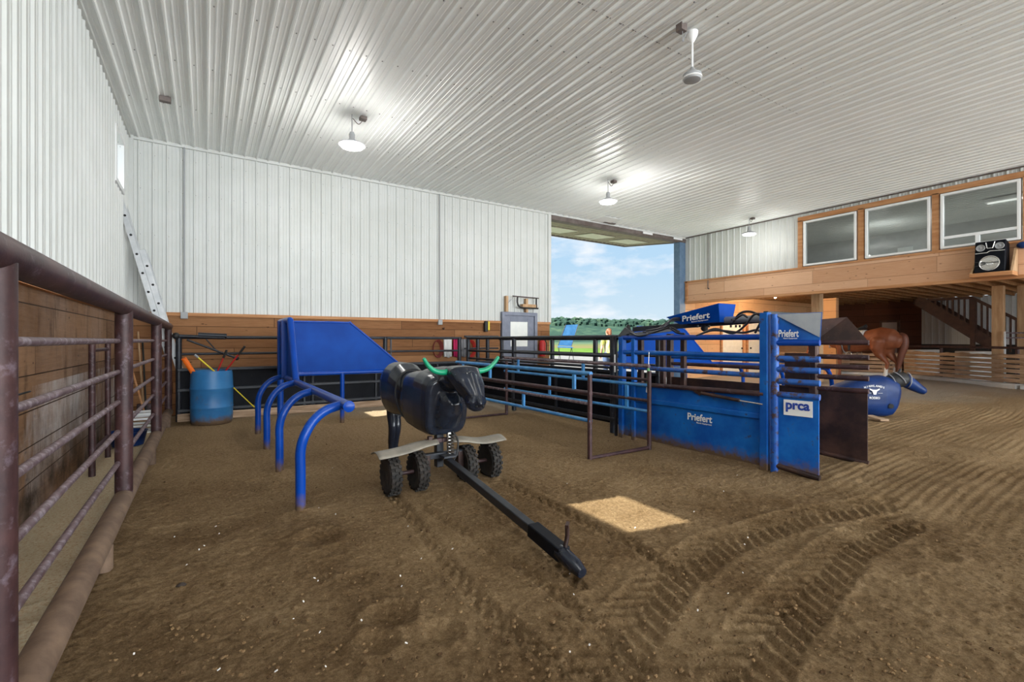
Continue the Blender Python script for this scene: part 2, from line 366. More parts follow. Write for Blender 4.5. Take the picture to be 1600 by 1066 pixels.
# ------------------------------------------------------------------ floor height field
def vnoise(x, y, s, seed):
    g = np.random.default_rng(seed).random((256, 256)); X = x*s; Y = y*s
    i = np.floor(X).astype(int); j = np.floor(Y).astype(int); fx = X-i; fy = Y-j
    fx = fx*fx*(3-2*fx); fy = fy*fy*(3-2*fy)
    a = g[i % 256, j % 256]; b = g[(i+1) % 256, j % 256]; c = g[i % 256, (j+1) % 256]; d = g[(i+1) % 256, (j+1) % 256]
    return (a*(1-fx)+b*fx)*(1-fy)+(c*(1-fx)+d*fx)*fy - .5
def axis_pts(a, dense0, dense1, b, h, grow):
    p = list(np.arange(dense0, dense1, h)); s = h; x = dense1
    while x < b: p.append(x); s = min(s*grow, .6); x += s
    p.append(b); s = h; x = dense0-h; q = []
    while x > a: q.append(x); s = min(s*1.25, .8); x -= s
    q.append(a); return np.array(sorted(q)+p)
def lift(x, y):    # gentle rise under the mezzanine
    return .10*np.clip((x-14.0)/2.5, 0, 1)
def build_floor():
    xs = axis_pts(XL, -.6, 5.0, 24.2, .0135, 1.012); ys = axis_pts(YR, .15, 5.2, YB+.1, .0135, 1.012)
    X, Y = np.meshgrid(xs, ys, indexing='ij')
    Z = .040*vnoise(X, Y, .9, 1)+.014*vnoise(X, Y, 2.7, 2)+.006*vnoise(X, Y, 8, 3)+.007*vnoise(X, Y, 24, 4)
    c = vnoise(X, Y, 34, 6); Z += .022*np.clip(c-.22, 0, 1)*1.6 + .006*vnoise(X+3, Y, 60, 7)
    def strip(px, width, tread, depth, kind):
        nonlocal Z
        pts = [G(*p) for p in px]; pts = [np.array((p.x, p.y)) for p in pts]; s0 = 0
        best = np.full(X.shape, 1e9); S = np.zeros(X.shape); D = np.zeros(X.shape)
        for a, b in zip(pts[:-1], pts[1:]):
            d = b-a; L = np.hypot(*d); u = d/L; rx, ry = X-a[0], Y-a[1]
            t = rx*u[0]+ry*u[1]; n = -rx*u[1]+ry*u[0]; tt = np.clip(t, 0, L)
            dist = np.hypot(rx-tt*u[0], ry-tt*u[1]); k = dist < best
            best[k] = dist[k]; S[k] = (s0+tt)[k]; D[k] = n[k]; s0 += L
        ins = np.clip((width-best)/.02, 0, 1); edge = np.exp(-((best-width-.02)/.022)**2)
        S2 = S + .02*vnoise(X, Y, 6, 11); a = np.abs(D)
        if kind == 'atv':
            ph = np.sin(2*np.pi*(S2/tread))*np.cos(2*np.pi*D/.075+1.2*np.sign(np.sin(np.pi*S2/tread)))
            h = -.013+depth*np.clip(ph*2.2, -1, 1)
        else:
            ph = np.sin(2*np.pi*((S2+a*.75+(D > 0)*tread*.5)/tread)+1.5*vnoise(X, Y, 9, 14)); h = -.010+depth*np.clip(ph*1.5, -.6, 1)
        jag = .65+.7*(vnoise(X, Y, 3, 12)+.5)
        Z += ins*h*jag + edge*.009*(.5+vnoise(X, Y, 15, 13))*jag
    strip([(612,775),(650,815),(705,885),(765,955),(845,1012),(930,1062)], .060, .06, .013, 'atv')
    strip([(745,760),(790,800),(850,850),(905,915)], .05, .06, .010, 'atv')
    strip([(783,752),(866,792),(930,825),(988,850),(1060,900)], .055, .06, .011, 'atv')
    strip([(660,790),(740,840),(830,895),(900,950),(1010,1040)], .05, .06, .009, 'atv')
    strip([(930,1062),(985,975),(1040,905),(1127,848),(1250,808),(1380,785)], .16, .105, .013, 'tr')
    strip([(1150,1064),(1200,990),(1262,915),(1320,860),(1400,815)], .16, .105, .013, 'tr')
    # harrow grooves sweeping over the right-hand side
    a = G(1600, 665); b = G(1360, 790); d = (b-a).normalized(); n = -(X*d.y)+Y*d.x + .10*vnoise(X, Y, .5, 21)+.03*vnoise(X, Y, 2, 22)
    mask = np.clip((X-3.6-.25*Y+.8*vnoise(X, Y, 1, 23))/.8, 0, 1)*np.clip((13.6-X)/1.5, 0, 1)
    Z += mask*((.0025+.005*vnoise(X, Y, 1.5, 25))*np.sin(2*np.pi*n/.085)+.007*np.sin(2*np.pi*n/.75+3*vnoise(X, Y, .5, 26)))
    # scrapes inside the roping pen, parallel to the walls
    m2 = np.clip((X-.2)/.3, 0, 1)*np.clip((4.6-X)/.3, 0, 1)*np.clip(Y-2.2, 0, 1)
    Z += m2*(.0015+.004*vnoise(X, Y, 1.3, 32))*np.sin(2*np.pi*(X+.05*vnoise(X, Y, 1, 31))/.07)
    for px, r, dp in (((1012, 560), 1, 0),):
        pass
    for (px, py, r, dp) in ((610,960,.13,.03),(590,1000,.10,.03),(500,640+200,.16,.02),(690,985,.10,.02),(560,900,.1,.015),(1470,870,.1,.02)):   # hoof prints
        c0 = G(px, py); q = np.hypot(X-c0.x, Y-c0.y)/r; Z += -dp*np.exp(-q**2*2)+dp*.5*np.exp(-((q-1.1)/.3)**2)
    for (px, py) in ((475,800),(441,741),(412,706),(401,680),(535,655),(618,650)):      # dirt banked round the steel feet
        c0 = G(px, py); q = np.hypot(X-c0.x, Y-c0.y); Z += .035*np.exp(-(q/.16)**2)
    Z *= np.clip((X-XL)/.2, .2, 1)
    Z += lift(X, Y)
    nx, ny = X.shape; vs = np.stack([X, Y, Z], -1).reshape(-1, 3)
    idx = np.arange(nx*ny).reshape(nx, ny)
    q = np.stack([idx[:-1, :-1], idx[1:, :-1], idx[1:, 1:], idx[:-1, 1:]], -1).reshape(-1, 4)
    me = bpy.data.meshes.new('floor'); me.vertices.add(len(vs)); me.vertices.foreach_set('co', vs.ravel().astype(np.float32))
    me.loops.add(q.size); me.loops.foreach_set('vertex_index', q.ravel().astype(np.int32))
    me.polygons.add(len(q)); me.polygons.foreach_set('loop_start', (np.arange(len(q))*4).astype(np.int32)); me.polygons.foreach_set('loop_total', np.full(len(q), 4, np.int32))
    me.polygons.foreach_set('use_smooth', [True]*len(q)); me.update(calc_edges=True); me.validate()
    me.materials.append(M['dirt']); o = bpy.data.objects.new('floor', me); C.objects.link(o); o['kind'] = 'structure'
    return X, Y, Z
build_floor()

# ------------------------------------------------------------------ corrugated sheets
PROF = [(0, 0), (.012, .020), (.030, .020), (.042, 0), (.086, 0), (.092, .005), (.101, .005), (.107, 0), (.144, 0), (.150, .005), (.159, .005), (.165, 0)]
def corr(mb, t0, t1, s0, s1, fn, pitch=.2, k=1.0):
    """sheet over t (across ribs) and s (along ribs); fn(t, s, h) -> point"""
    ts = []; n = int(math.floor(t0/pitch))
    while n*pitch < t1:
        for a, h in PROF:
            t = n*pitch+a*pitch/.2
            if t0 < t < t1: ts.append((t, h*k))
        n += 1
    ts = [(t0, 0)]+ts+[(t1, 0)]
    vs = []; 
    for t, h in ts: vs += [fn(t, s0, h), fn(t, s1, h)]
    mb.add(vs, [(2*i, 2*i+2, 2*i+3, 2*i+1) for i in range(len(ts)-1)])
def struct(mb, name, m, **k):
    return mb.build(name, m, kind='structure', **k)
WB = 1.84; WLZ = 1.80
back = lambda x, z, h: (x, YB-h, z); left = lambda y, z, h: (XL+h, y, z); right = lambda y, z, h: (XR-h, y, z); rear = lambda x, z, h: (x, YR+h, z)
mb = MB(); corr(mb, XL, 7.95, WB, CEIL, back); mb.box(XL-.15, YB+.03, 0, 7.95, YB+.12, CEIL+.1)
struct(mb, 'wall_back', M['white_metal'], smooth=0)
# screw heads on the back and left walls and on the ceiling
mb = MB()
for z in (2.4, 3.2, 4.0, 4.6):
    for i in range(45):
        x = XL+.16+i*.2
        if x < 7.9: mb.box(x-.006, YB-.006, z-.006, x+.006, YB+.01, z+.006)
for z in (2.25, 2.95, 3.65, 4.35):
    for i in range(60):
        y = -1.3+i*.2+.14
        mb.box(XL, y-.006, z-.006, XL+.006, y+.006, z+.006)
struct(mb, 'trim_1', M['screw'], smooth=0)
WIN = [(8.87, 9.61), (2.88, 3.62), (-3.12, -2.38), (-9.1, -8.4)]; WZ0, WZ1 = 3.70, 4.45
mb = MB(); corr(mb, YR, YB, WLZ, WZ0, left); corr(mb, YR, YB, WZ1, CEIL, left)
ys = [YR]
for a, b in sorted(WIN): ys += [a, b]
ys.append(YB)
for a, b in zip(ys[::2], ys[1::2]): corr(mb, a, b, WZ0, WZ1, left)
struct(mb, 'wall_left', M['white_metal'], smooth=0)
mb = MB(); mb.box(XL-.12, YR, 0, XL, YB, WLZ-.05); struct(mb, 'baseboard_left', M['wood_left'], smooth=0)
mb = MB(); mb.box(XL-.05, YR, WLZ-.05, XL+.05, YB, WLZ+.01); struct(mb, 'trim_2', M['timber_trim'], smooth=0)
mb = MB(); mb.box(XL, YB-.03, 0, 6.36, YB+.03, WB-.05); mb.box(7.50, YB-.03, 0, 7.95, YB+.03, WB-.05); struct(mb, 'baseboard_back', M['wood_back'], smooth=0)
mb = MB(); mb.box(XL, YB-.07, WB-.05, 6.36, YB, WB+.01); mb.box(7.50, YB-.07, WB-.05, 7.95, YB, WB+.01); struct(mb, 'trim_3', M['timber_trim'], smooth=0)
# corner and ceiling angle trims
mb = MB(); mb.box(XL, YB-.05, CEIL-.06, XR, YB, CEIL); mb.box(XL, YR, CEIL-.06, XL+.04, YB, CEIL); mb.box(XL, YB-.07, WB, XL+.07, YB, CEIL); mb.box(7.90, YB-.04, WB, 8.0, YB+.14, CEIL)
struct(mb, 'trim_4', M['white_metal'], smooth=0)
# ceiling
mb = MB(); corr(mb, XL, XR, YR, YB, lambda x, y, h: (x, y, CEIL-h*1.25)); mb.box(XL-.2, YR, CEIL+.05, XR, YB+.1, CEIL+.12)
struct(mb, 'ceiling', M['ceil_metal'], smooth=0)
mb = MB()
for y in (1.7, 3.1, 4.5, 5.9, 7.3, 8.7):
    for i in range(75):
        x = XL+.19+i*.2
        if x < XR: mb.box(x-.007, y-.007, CEIL-.006, x+.007, y+.007, CEIL)
for i in range(26): mb.box(2.6+.2*i, 3.75, CEIL-.004, 2.72+.2*i, 3.762, CEIL)
struct(mb, 'trim_5', M['screw'], smooth=0)
# left wall windows
for i, (a, b) in enumerate(WIN):
    fr = MB()
    for (y0, y1, z0, z1) in ((a-.04, a+.03, WZ0-.04, WZ1+.04), (b-.03, b+.04, WZ0-.04, WZ1+.04), (a+.03, b-.03, WZ0-.04, WZ0+.03), (a+.03, b-.03, WZ1-.03, WZ1+.04)):
        fr.box(XL-.1, y0, z0, XL+.035, y1, z1)
    o = struct(fr, 'window_%d' % (i+1), M['white'], bev=.004)
    g = MB(); g.box(XL-.05, a+.03, WZ0+.03, XL-.045, b-.03, WZ1-.03); g.build('pane', M['glass'], o, smooth=0)
# rear wall, out of view, its opening made wide for the rear fill light
mb = MB(); corr(mb, XL, -1.0, 0, CEIL, rear); corr(mb, 12.8, XR, 0, CEIL, rear); mb.box(XL, YR-.1, 4.72, XR, YR, CEIL); struct(mb, 'wall_rear', M['white_metal'], smooth=0)

# ------------------------------------------------------------------ right wall: corrugated, wooden band, office windows
BZ0, BZ1 = 2.63, 3.36
mb = MB(); corr(mb, 6.68, YB, BZ1, CEIL, right); corr(mb, -2, 6.68, 4.74, CEIL, right); corr(mb, YR, -2, 0, CEIL, right); mb.box(XR+.03, YR, 0, XR+.1, -2, CEIL)
mb.box(XR+.03, 6.72, BZ1, XR+.1, YB, CEIL)
struct(mb, 'wall_right', M['white_metal'], smooth=0)
mb = MB(); mb.box(XR-.03, -2, BZ0, XR+.12, YB-.05, BZ1-.03); struct(mb, 'trim_6', M['wood_band'], smooth=0)
mb = MB(); mb.box(XR-.06, -2, BZ1-.04, XR+.12, YB, BZ1+.01); mb.box(XR-.06, YB-.12, BZ0, XR, YB-.03, BZ1); mb.box(XR-.05, -2, BZ0-.02, XR+.12, YB, BZ0+.05)
mb.box(XR-.05, -2, 4.64, XR, 6.70, 4.76)
OW = [(5.29, 6.55), (3.84, 5.10), (2.42, 3.66), (.6, 2.0), (-1.3, .2)]
e = [6.70]
for a, b in OW: e += [b+.03, a-.03]
e.append(-2)
for a, b in zip(e[::2], e[1::2]): mb.box(XR-.05, b, BZ1, XR+.08, a, 4.66)
struct(mb, 'trim_7', M['timber_trim'], smooth=0)
mb = MB(); mb.tube([(XR-.05, YB, 4.85), (XR-.05, -2, 4.85)], .018, 6); struct(mb, 'trim_8', M['header'])
for i, (a, b) in enumerate(OW):
    z0, z1 = 3.39, 4.62; fr = MB()
    for (y0, y1, q0, q1) in ((a, a+.05, z0, z1), (b-.05, b, z0, z1), (a+.05, b-.05, z0, z0+.05), (a+.05, b-.05, z1-.05, z1)):
        fr.box(XR-.07, y0, q0, XR+.05, y1, q1)
    o = struct(fr, 'window_%d' % (i+5), M['white'], bev=.004)
    g = MB(); g.box(XR-.02, a+.05, z0+.05, XR-.012, b-.05, z1-.05); g.build('pane', M['glass_dark'], o, smooth=0)
    if i == 2:
        s = MB(); s.box(XR-.06, a+.05, 3.60, XR+.02, b-.05, 3.66); s.box(XR-.06, 3.02, z0+.05, XR+.02, 3.09, 3.60); s.build('window_bar', M['white'], o, bev=.003)
# office room behind the glass
mb = MB(); mb.box(19.0, -2, 3.2, 19.1, YB, CEIL); mb.box(XR, YB, 3.1, 24.2, YB+.1, CEIL); mb.box(XR+.1, -2.1, 2.6, 24.2, -2, CEIL)
struct(mb, 'wall_office', paint('office_wall', (.40, .41, .40), (.46, .47, .46), .6), smooth=0)
mb = MB(); corr(mb, XR+.1, 24.2, -2, YB, lambda x, y, h: (x, y, CEIL+.02-h)); struct(mb, 'ceiling.001', M['white_metal'], smooth=0)
mb = MB(); mb.box(XR+.13, -2, 3.07, 24.2, YB, 3.2); struct(mb, 'floor.001', M['concrete'], smooth=0)
mb = MB(); mb.box(XR+.12, -2, 3.03, 24.2, YB, 3.06)
for i in range(30): mb.box(XR+.12, -1.8+i*.41, 2.93, 24.2, -1.76+i*.41, 3.03)
struct(mb, 'ceiling.002', paint('joists', (.26, .13, .055), (.34, .18, .08), .8, spec=.1), smooth=0)
o = T('office_far_window', 'small far window with flat blue sky pane on office wall behind first window', 'window', (18.9, 9.3, 3.6))
MB().box(18.9, 8.6, 3.45, 18.97, 9.9, 4.1).build('frame', M['jamb'], o); MB().box(18.88, 8.75, 3.52, 18.9, 9.75, 4.02).build('print', paint('pale_blue', (.45, .68, .88)), o, smooth=0)  # far window, the sky behind it painted as a flat blue pane
a = PXp(1403, 382, XR+.06); b = PXp(1427, 397, XR+.06)
tag(MB().box(XR+.04, b.y, 3.46, XR+.043, a.y, b.z+.18).build('paper_notice', M['white'], smooth=0), 'white paper notice stuck at the foot of the middle office window', 'notice')
# sofa seen through third window
s = T('sofa', 'white sofa back seen through the right office window', 'sofa', (15.0, 2.6, 3.06))
MB().box(14.7, 1.9, 3.2, 15.5, 3.2, 3.55).build('seat', M['white'], s, bev=.05); MB().box(14.55, 1.9, 3.2, 14.75, 3.2, 3.80).build('backrest', M['white'], s, bev=.06)

for yy, lb in ((2.9, 'fluorescent ceiling fixture seen inside the right office window'),):
    o = T('fluorescent_light', lb, 'ceiling light', (16.4, yy, CEIL))
    MB().box(16.3, yy-.6, CEIL-.10, 16.5, yy+.6, CEIL-.02).build('housing', M['white'], o, bev=.01); MB().tube([(16.4, yy-.55, CEIL-.12), (16.4, yy+.55, CEIL-.12)], .02, 10).build('tube', glow('tube_glow', (1, .99, .96), .5), o)
    l_ = lamp('office_lamp_or_fill', 'AREA', (16.4, yy, CEIL-.16), 26, (1, .99, .96), shape='RECTANGLE', size=.15, size_y=1.1)
l_ = lamp('office_lamp_or_fill', 'POINT', (17.0, 6.0, 4.2), 20, (1, .99, .96), shadow_soft_size=.3)  # bare point light added without a fixture to brighten the office

# ------------------------------------------------------------------ big doorway: header, jamb, raised hydraulic door leaf
mb = MB(); mb.box(7.98, YB-.02, 4.70, XR, YB+.16, CEIL+.02); struct(mb, 'trim_9', M['header'], bev=.01)
mb = MB(); mb.box(13.55, YB+.0, 0, XR, YB+.25, 4.75); mb.box(7.95, YB+.12, 0, 8.0, YB+.25, 4.75); struct(mb, 'trim_10', M['jamb'], bev=.01)
dl = T('door_2', 'raised hydraulic door leaf', 'door', (10.8, YB+.2, 4.75)); dl['kind'] = 'structure'; del dl['label']; del dl['category']
y0, z0, y1, z1 = YB+.2, 4.76, 13.05, 5.03
mb = MB(); fn = lambda x, t, h: (x, y0+(y1-y0)*t, z0+(z1-z0)*t-.0-h)
corr(mb, 8.0, 13.7, 0, 1, fn); mb.hexa([(8.0,y0,z0+.02),(13.7,y0,z0+.02),(13.7,y1,z1+.02),(8.0,y1,z1+.02),(8.0,y0,z0+.15),(13.7,y0,z0+.15),(13.7,y1,z1+.15),(8.0,y1,z1+.15)])
mb.build('door_panel', M['khaki'], dl, smooth=0)
mb = MB()
for a, b in (((8.0, 0), (13.7, 0)), ((8.0, 1), (13.7, 1)), ((8.0, 0), (8.0, 1)), ((13.7, 0), (13.7, 1))):
    mb.bar(fn(a[0], a[1], -.04), fn(b[0], b[1], -.04), .09, .16)
mb.build('door_frame', M['header'], dl)
for xa in (8.9, 10.55, 12.15):
    mb = MB(); p = [fn(xa, .35, .028), fn(xa+1.0, .35, .028), fn(xa+1.0, .72, .028), fn(xa, .72, .028)]; mb.prism(p, (0, 0, .02)); mb.build('pane', paint('frosted_pane', (.62, .60, .50), (.7, .68, .58), .4), dl, smooth=0)
# hydraulic arm mounts at the header
for x in (10.9, 12.6):
    a = PYp(1028 if x < 12 else 1058, 361, YB-.05)
for xa, lb in ((11.7, 'white plate on dark header over the doorway, the one farther from the jamb'), (13.2, 'white plate on the dark header closest to the blue grey jamb')):
    tag(MB().box(xa, YB-.03, 4.76, xa+.45, YB-.015, 4.82).build('header_plate', M['white'], smooth=0), lb, 'plate')

# ------------------------------------------------------------------ outdoors
def hfield(name, xs, ys, fz, m):
    X, Y = np.meshgrid(xs, ys, indexing='ij'); Z = fz(X, Y); nx, ny = X.shape
    idx = np.arange(nx*ny).reshape(nx, ny); q = np.stack([idx[:-1, :-1], idx[1:, :-1], idx[1:, 1:], idx[:-1, 1:]], -1).reshape(-1, 4)
    me = bpy.data.meshes.new(name); me.from_pydata(np.stack([X, Y, Z], -1).reshape(-1, 3).tolist(), [], q.tolist()); me.update()
    me.polygons.foreach_set('use_smooth', [True]*len(q)); me.materials.append(m)
    o = bpy.data.objects.new(name, me); C.objects.link(o); return o
m, nt_, b_ = base('lawn', .95, 0, .1); v = coords(nt_)
sp = N(nt_, 'ShaderNodeSeparateXYZ'); nt_.links.new(v, sp.inputs[0])
dist = math_(nt_, 'ADD', math_(nt_, 'ADD', math_(nt_, 'MULTIPLY', sp.outputs['X'], SN), math_(nt_, 'MULTIPLY', sp.outputs['Y'], CS)), math_(nt_, 'MULTIPLY', tnoise(nt_, v, .08), 14))
g1 = ramp(nt_, tnoise(nt_, v, .9, 8), [(.35, (.055, .115, .014)), (.65, (.105, .19, .03))])
g2 = ramp(nt_, tnoise(nt_, v, .05, 6), [(.35, (.15, .11, .05)), (.65, (.075, .13, .04))])
g3 = ramp(nt_, tnoise(nt_, v, .03, 6), [(.35, (.045, .09, .055)), (.65, (.075, .125, .07))])
mr = N(nt_, 'ShaderNodeMapRange'); mr.inputs[1].default_value = 62; mr.inputs[2].default_value = 72; nt_.links.new(dist, mr.inputs[0])
mr2 = N(nt_, 'ShaderNodeMapRange'); mr2.inputs[1].default_value = 120; mr2.inputs[2].default_value = 150; nt_.links.new(dist, mr2.inputs[0])
nt_.links.new(mix(nt_, mr2.outputs[0], mix(nt_, mr.outputs[0], g1, g2), g3), b_.inputs['Base Color'])
hfield('grass_field', np.concatenate([np.arange(-40, 60, 2.), np.arange(60, 520, 20.)]), np.concatenate([np.arange(13.5, 60, 1.5), np.arange(60, 420, 12.)]),
       lambda X, Y: .36*np.clip((Y-13)/3, 0, 1)+.02*vnoise(X, Y, .6, 41)+.3*vnoise(X, Y, .03, 42)*np.clip((Y-40)/50, 0, 1), m)['kind'] = 'structure'
bpy.data.objects['grass_field'].name = 'floor.002'
hfield('floor.003', np.arange(3, 34, .5), np.concatenate([[YB+.1], np.arange(11, 24, .5)]), lambda X, Y: .385*np.clip((Y-10.6)/5.2, 0, 1), paint('concrete_apron', (.13, .13, .127), (.18, .18, .172), .9, 0, 3))['kind'] = 'structure'  # concrete apron, base colour lowered against the strong sun
m, nt_, b_ = base('wooded_hill', .95, 0, .05); v = coords(nt_)
nt_.links.new(ramp(nt_, tnoise(nt_, v, .11, 8, .7), [(.34, (.017, .037, .030)), (.5, (.027, .056, .042)), (.7, (.06, .10, .06))]), b_.inputs['Base Color'])
def hill(X, Y):
    d = X*SN+Y*CS; a = X*CS-Y*SN; r = np.clip((d-230)/110, 0, 1); r = r*r*(3-2*r)
    return .3+r*(13.6-.010*a+4*vnoise(X, Y, .012, 51)+1.6*vnoise(X, Y, .04, 52))+r*2.2*(vnoise(X, Y, .16, 53)+.3)
hx = np.arange(60, 520, 4.); o = hfield('hillside', hx, np.arange(120, 460, 4.), hill, m); o['kind'] = 'structure'; o.name = 'floor.004'
# treeline on the ridge: nobody could count it
mb = MB(); r2 = random.Random(3)
for i in range(900):
    a = r2.uniform(-10, 210); d = r2.uniform(300, 360); X = a*CS+d*SN; Y = -a*SN+d*CS
    z = float(hill(np.array(X), np.array(Y))); r = r2.uniform(1.1, 2.4); mb.sphere((X, Y, z+r*.3), r, 6, (1.2, 1.2, r2.uniform(.7, 1.0)))
tag(mb.build('treeline', m), 'dark green band of trees along the ridge of the far hill', 'trees', kind='stuff')

# ------------------------------------------------------------------ steel entry door in the back wall
door = T('door_1', '', '', (6.93, YB, 0)); door['kind'] = 'structure'; del door['label']; del door['category']
mb = MB(); mb.box(6.38, YB-.09, 0, 6.47, YB+.05, 2.09); mb.box(7.41, YB-.09, 0, 7.50, YB+.05, 2.09); mb.box(6.47, YB-.09, 2.0, 7.41, YB+.05, 2.09); mb.build('door_frame', M['grey_door'], door, bev=.005)
mb = MB(); mb.box(6.47, YB-.05, .02, 6.66, YB-.005, 2.0); mb.box(7.21, YB-.05, .02, 7.41, YB-.005, 2.0); mb.box(6.66, YB-.05, .02, 7.21, YB-.005, 1.19); mb.box(6.66, YB-.05, 1.84, 7.21, YB-.005, 2.0); mb.build('door_panel', M['grey_door'], door, bev=.004)
MB().box(6.66, YB-.035, 1.19, 7.21, YB-.03, 1.84).build('pane', paint('frosted_glass', (.80, .83, .80), (.86, .88, .84), .25), door, smooth=0)
mb = MB(); mb.lathe([(.03, 0), (.03, .01), (.012, .015), (.012, .05)], (7.30, YB-.05, 1.02), (0, -1, 0), 12); mb.tube([(7.31, YB-.1, 1.02), (7.20, YB-.1, 1.02)], .012, 8); mb.build('door_handle', M['chrome'], door)
# over the door: wooden slats and a black cage bracket
o = T('basket_rack', 'black tube rack with wooden slats mounted on wall above grey door', 'rack', (7.15, YB-.1, 2.3))
a, b = PYp(806, 463, YB-.15), PYp(837, 482, YB-.15)
mb = MB(); mb.tube([(a.x-.1, YB-.15, a.z), (b.x+.1, YB-.15, a.z-.02)], .014, 8); mb.build('top_bar', M['rust'], o)
mb = MB(); mb.tube(arc([(a.x+.05, YB-.15, a.z-.02), (a.x+.05, YB-.15, b.z+.13), (a.x+.1, YB-.15, b.z+.03), (a.x+.25, YB-.15, b.z), (b.x+.08, YB-.15, b.z)]), .022, 8); mb.tube([(b.x+.02, YB-.15, a.z-.02), (b.x+.02, YB-.15, b.z)], .02, 8); mb.build('tube_frame', M['black'], o)
mb = MB(); mb.box(a.x+.22, YB-.16, b.z+.02, b.x+.05, YB-.03, b.z+.10); mb.build('slat', M['timber'], o)
for px in (791, 822):
    p = PYp(px, 475, YB-.06); mb = MB(); mb.box(p.x-.035, YB-.11, 2.09, p.x+.035, YB-.02, 2.5 if px < 800 else 2.46); mb.build('wood_block', M['timber'], o, bev=.004)
mb = MB(); p = PYp(791, 480, YB-.1); mb.tube([(p.x+.04, YB-.1, 2.30), (a.x-.05, YB-.15, a.z)], .007, 6); mb.build('stay', M['grey'], o)
# small wall items
a = PYp(761, 510, YB-.06); o = T('drill_charger', 'small black and yellow box hung on boards left of grey door', 'tool', (a.x, YB-.05, a.z-.12))
MB().box(a.x-.09, YB-.12, a.z-.14, a.x-.0, YB-.03, a.z+.13).build('case', M['black'], o, bev=.01); MB().box(a.x, YB-.12, a.z-.10, a.x+.05, YB-.03, a.z+.12).build('cover', M['yellow'], o, bev=.01)
a = PYp(846, 541, YB-.1); o = T('fire_extinguisher', 'red fire extinguisher hung on boards beside the grey door', 'fire extinguisher', (a.x, YB-.12, a.z-.25))
MB().lathe([(.02, -.28), (.085, -.27), (.09, -.2), (.09, .08), (.06, .15), (.025, .18), (.025, .21)], (a.x, YB-.14, a.z), seg=16).build('cylinder', M['red'], o)
mb = MB(); mb.bar((a.x-.02, YB-.14, a.z+.21), (a.x+.10, YB-.14, a.z+.26), .03); mb.tube(arc([(a.x, YB-.16, a.z+.2), (a.x+.11, YB-.17, a.z+.1), (a.x+.11, YB-.17, a.z-.15)]), .013, 6); mb.build('valve_and_hose', M['black'], o)
def conduit(x, z0, lab_, gang):
    o = T('electrical_conduit', lab_, 'conduit', (x, YB-.03, z0))
    MB().tube([(x, YB-.045, z0), (x, YB-.045, CEIL-.05)], .013, 8).build('pipe', M['grey'], o)
    MB().box(x-.055, YB-.09, z0-.12, x+.055, YB-.02, z0+.0).build('switch_box', M['grey'], o, bev=.006)
conduit(-.33, 1.86, 'grey conduit on white wall near the corner ladder, ending at a box', 'c')
conduit(4.66, 1.84, 'grey conduit down the middle of white back wall to a box', 'c')
o = T('electrical_conduit', 'thin dark conduit on right wall beside big doorway with elbow', 'conduit', (XR-.05, 9.5, 3.05))
MB().tube([(XR-.05, 9.5, CEIL), (XR-.05, 9.5, 3.06)], .012, 8).build('pipe', M['header'], o); MB().tube([(XR-.05, 9.5, 3.06), (XR-.12, 9.42, 3.03)], .018, 8).build('elbow', M['black'], o)
# ropes and saddle cloths hung on the boards
def rope_coil(px, py, m, lb):
    c = PYp(px, py, YB-.08); mb = MB()
    for k in range(4):
        r = .13+.012*k; mb.tube([(c.x+r*.75*math.cos(t*.4488)+.01*k, YB-.06-.01*k, c.z+r*1.3*math.sin(t*.4488)) for t in range(15)], .009, 6)
    tag(mb.build('rope_coil', m), lb, 'rope', 'rope coils on the back wall')
rope_coil(735, 545, M['red'], 'red rope coil on boards, nearest left of the grey door')
rope_coil(683, 545, paint('maroon_rope', (.18, .02, .02)), 'dark maroon rope coil left of the magenta cloth on boards')
for px, w_, mm, lb in ((699, .2, M['white'], 'white towel hanging on boards beside the maroon rope'), (712, .14, M['magenta'], 'magenta cloth hanging on boards behind black rails'), (724, .15, M['cloth_grey'], 'grey striped cloth hanging beside the magenta cloth')):
    c = PYp(px, 531, YB-.06); mb = MB(); n = 9; vs = []
    for i in range(n):
        x_ = c.x-w_/2+w_*i/(n-1); y_ = YB-.07-.02*math.sin(i*1.7)
        vs += [(x_, y_, 1.38), (x_, y_-.012, .95+.015*math.sin(i))]
    mb.add(vs, [(2*i, 2*i+2, 2*i+3, 2*i+1) for i in range(n-1)]); oo = mb.build('hanging_cloth', mm); d = oo.modifiers.new('s', 'SOLIDIFY'); d.thickness = .012; tag(oo, lb, 'cloth')
c = PYp(692, 513, YB-.05)
tag(MB().tube([(c.x, YB-.03, c.z), (c.x, YB-.12, c.z-.03), (c.x, YB-.13, c.z+.02)], .01, 6).build('wall_hook', M['rust']), 'small rusty hook on boards above the hanging cloths', 'hook')

# ------------------------------------------------------------------ ceiling lamps
def high_bay(x, y, lb, pw=50):
    o = T('high_bay_light', lb, 'ceiling light', (x, y, CEIL), 'round pendant arena lights')
    mb = MB(); mb.tube([(x, y, CEIL-.02), (x, y, CEIL-.32)], .008, 6); mb.build('stem', M['grey'], o)
    mb = MB(); mb.lathe([(.03, 0), (.045, -.04), (.04, -.10), (.06, -.13), (.19, -.19), (.20, -.205), (.19, -.21)], (x, y, CEIL-.30), seg=28); mb.build('reflector', M['grey'], o)
    mb = MB(); mb.lathe([(.165, 0), (.165, -.02), (.10, -.035), (.0, -.04)], (x, y, CEIL-.512), seg=24); mb.build('lens', M['glow'], o)
    mb = MB(); mb.box(x+.12, y-.05, CEIL-.07, x+.22, y+.05, CEIL-.02); mb.tube(arc([(x+.17, y, CEIL-.07), (x+.1, y, CEIL-.15), (x+.01, y, CEIL-.08)]), .006, 6); mb.build('junction_box', M['header'], o)
    lamp('lamp_or_fill_light', 'POINT', (x, y, CEIL-.64), pw, (1, .98, .94), shadow_soft_size=.25)
high_bay(1.9, 7.5, 'lit round pendant light nearest the white back corner')
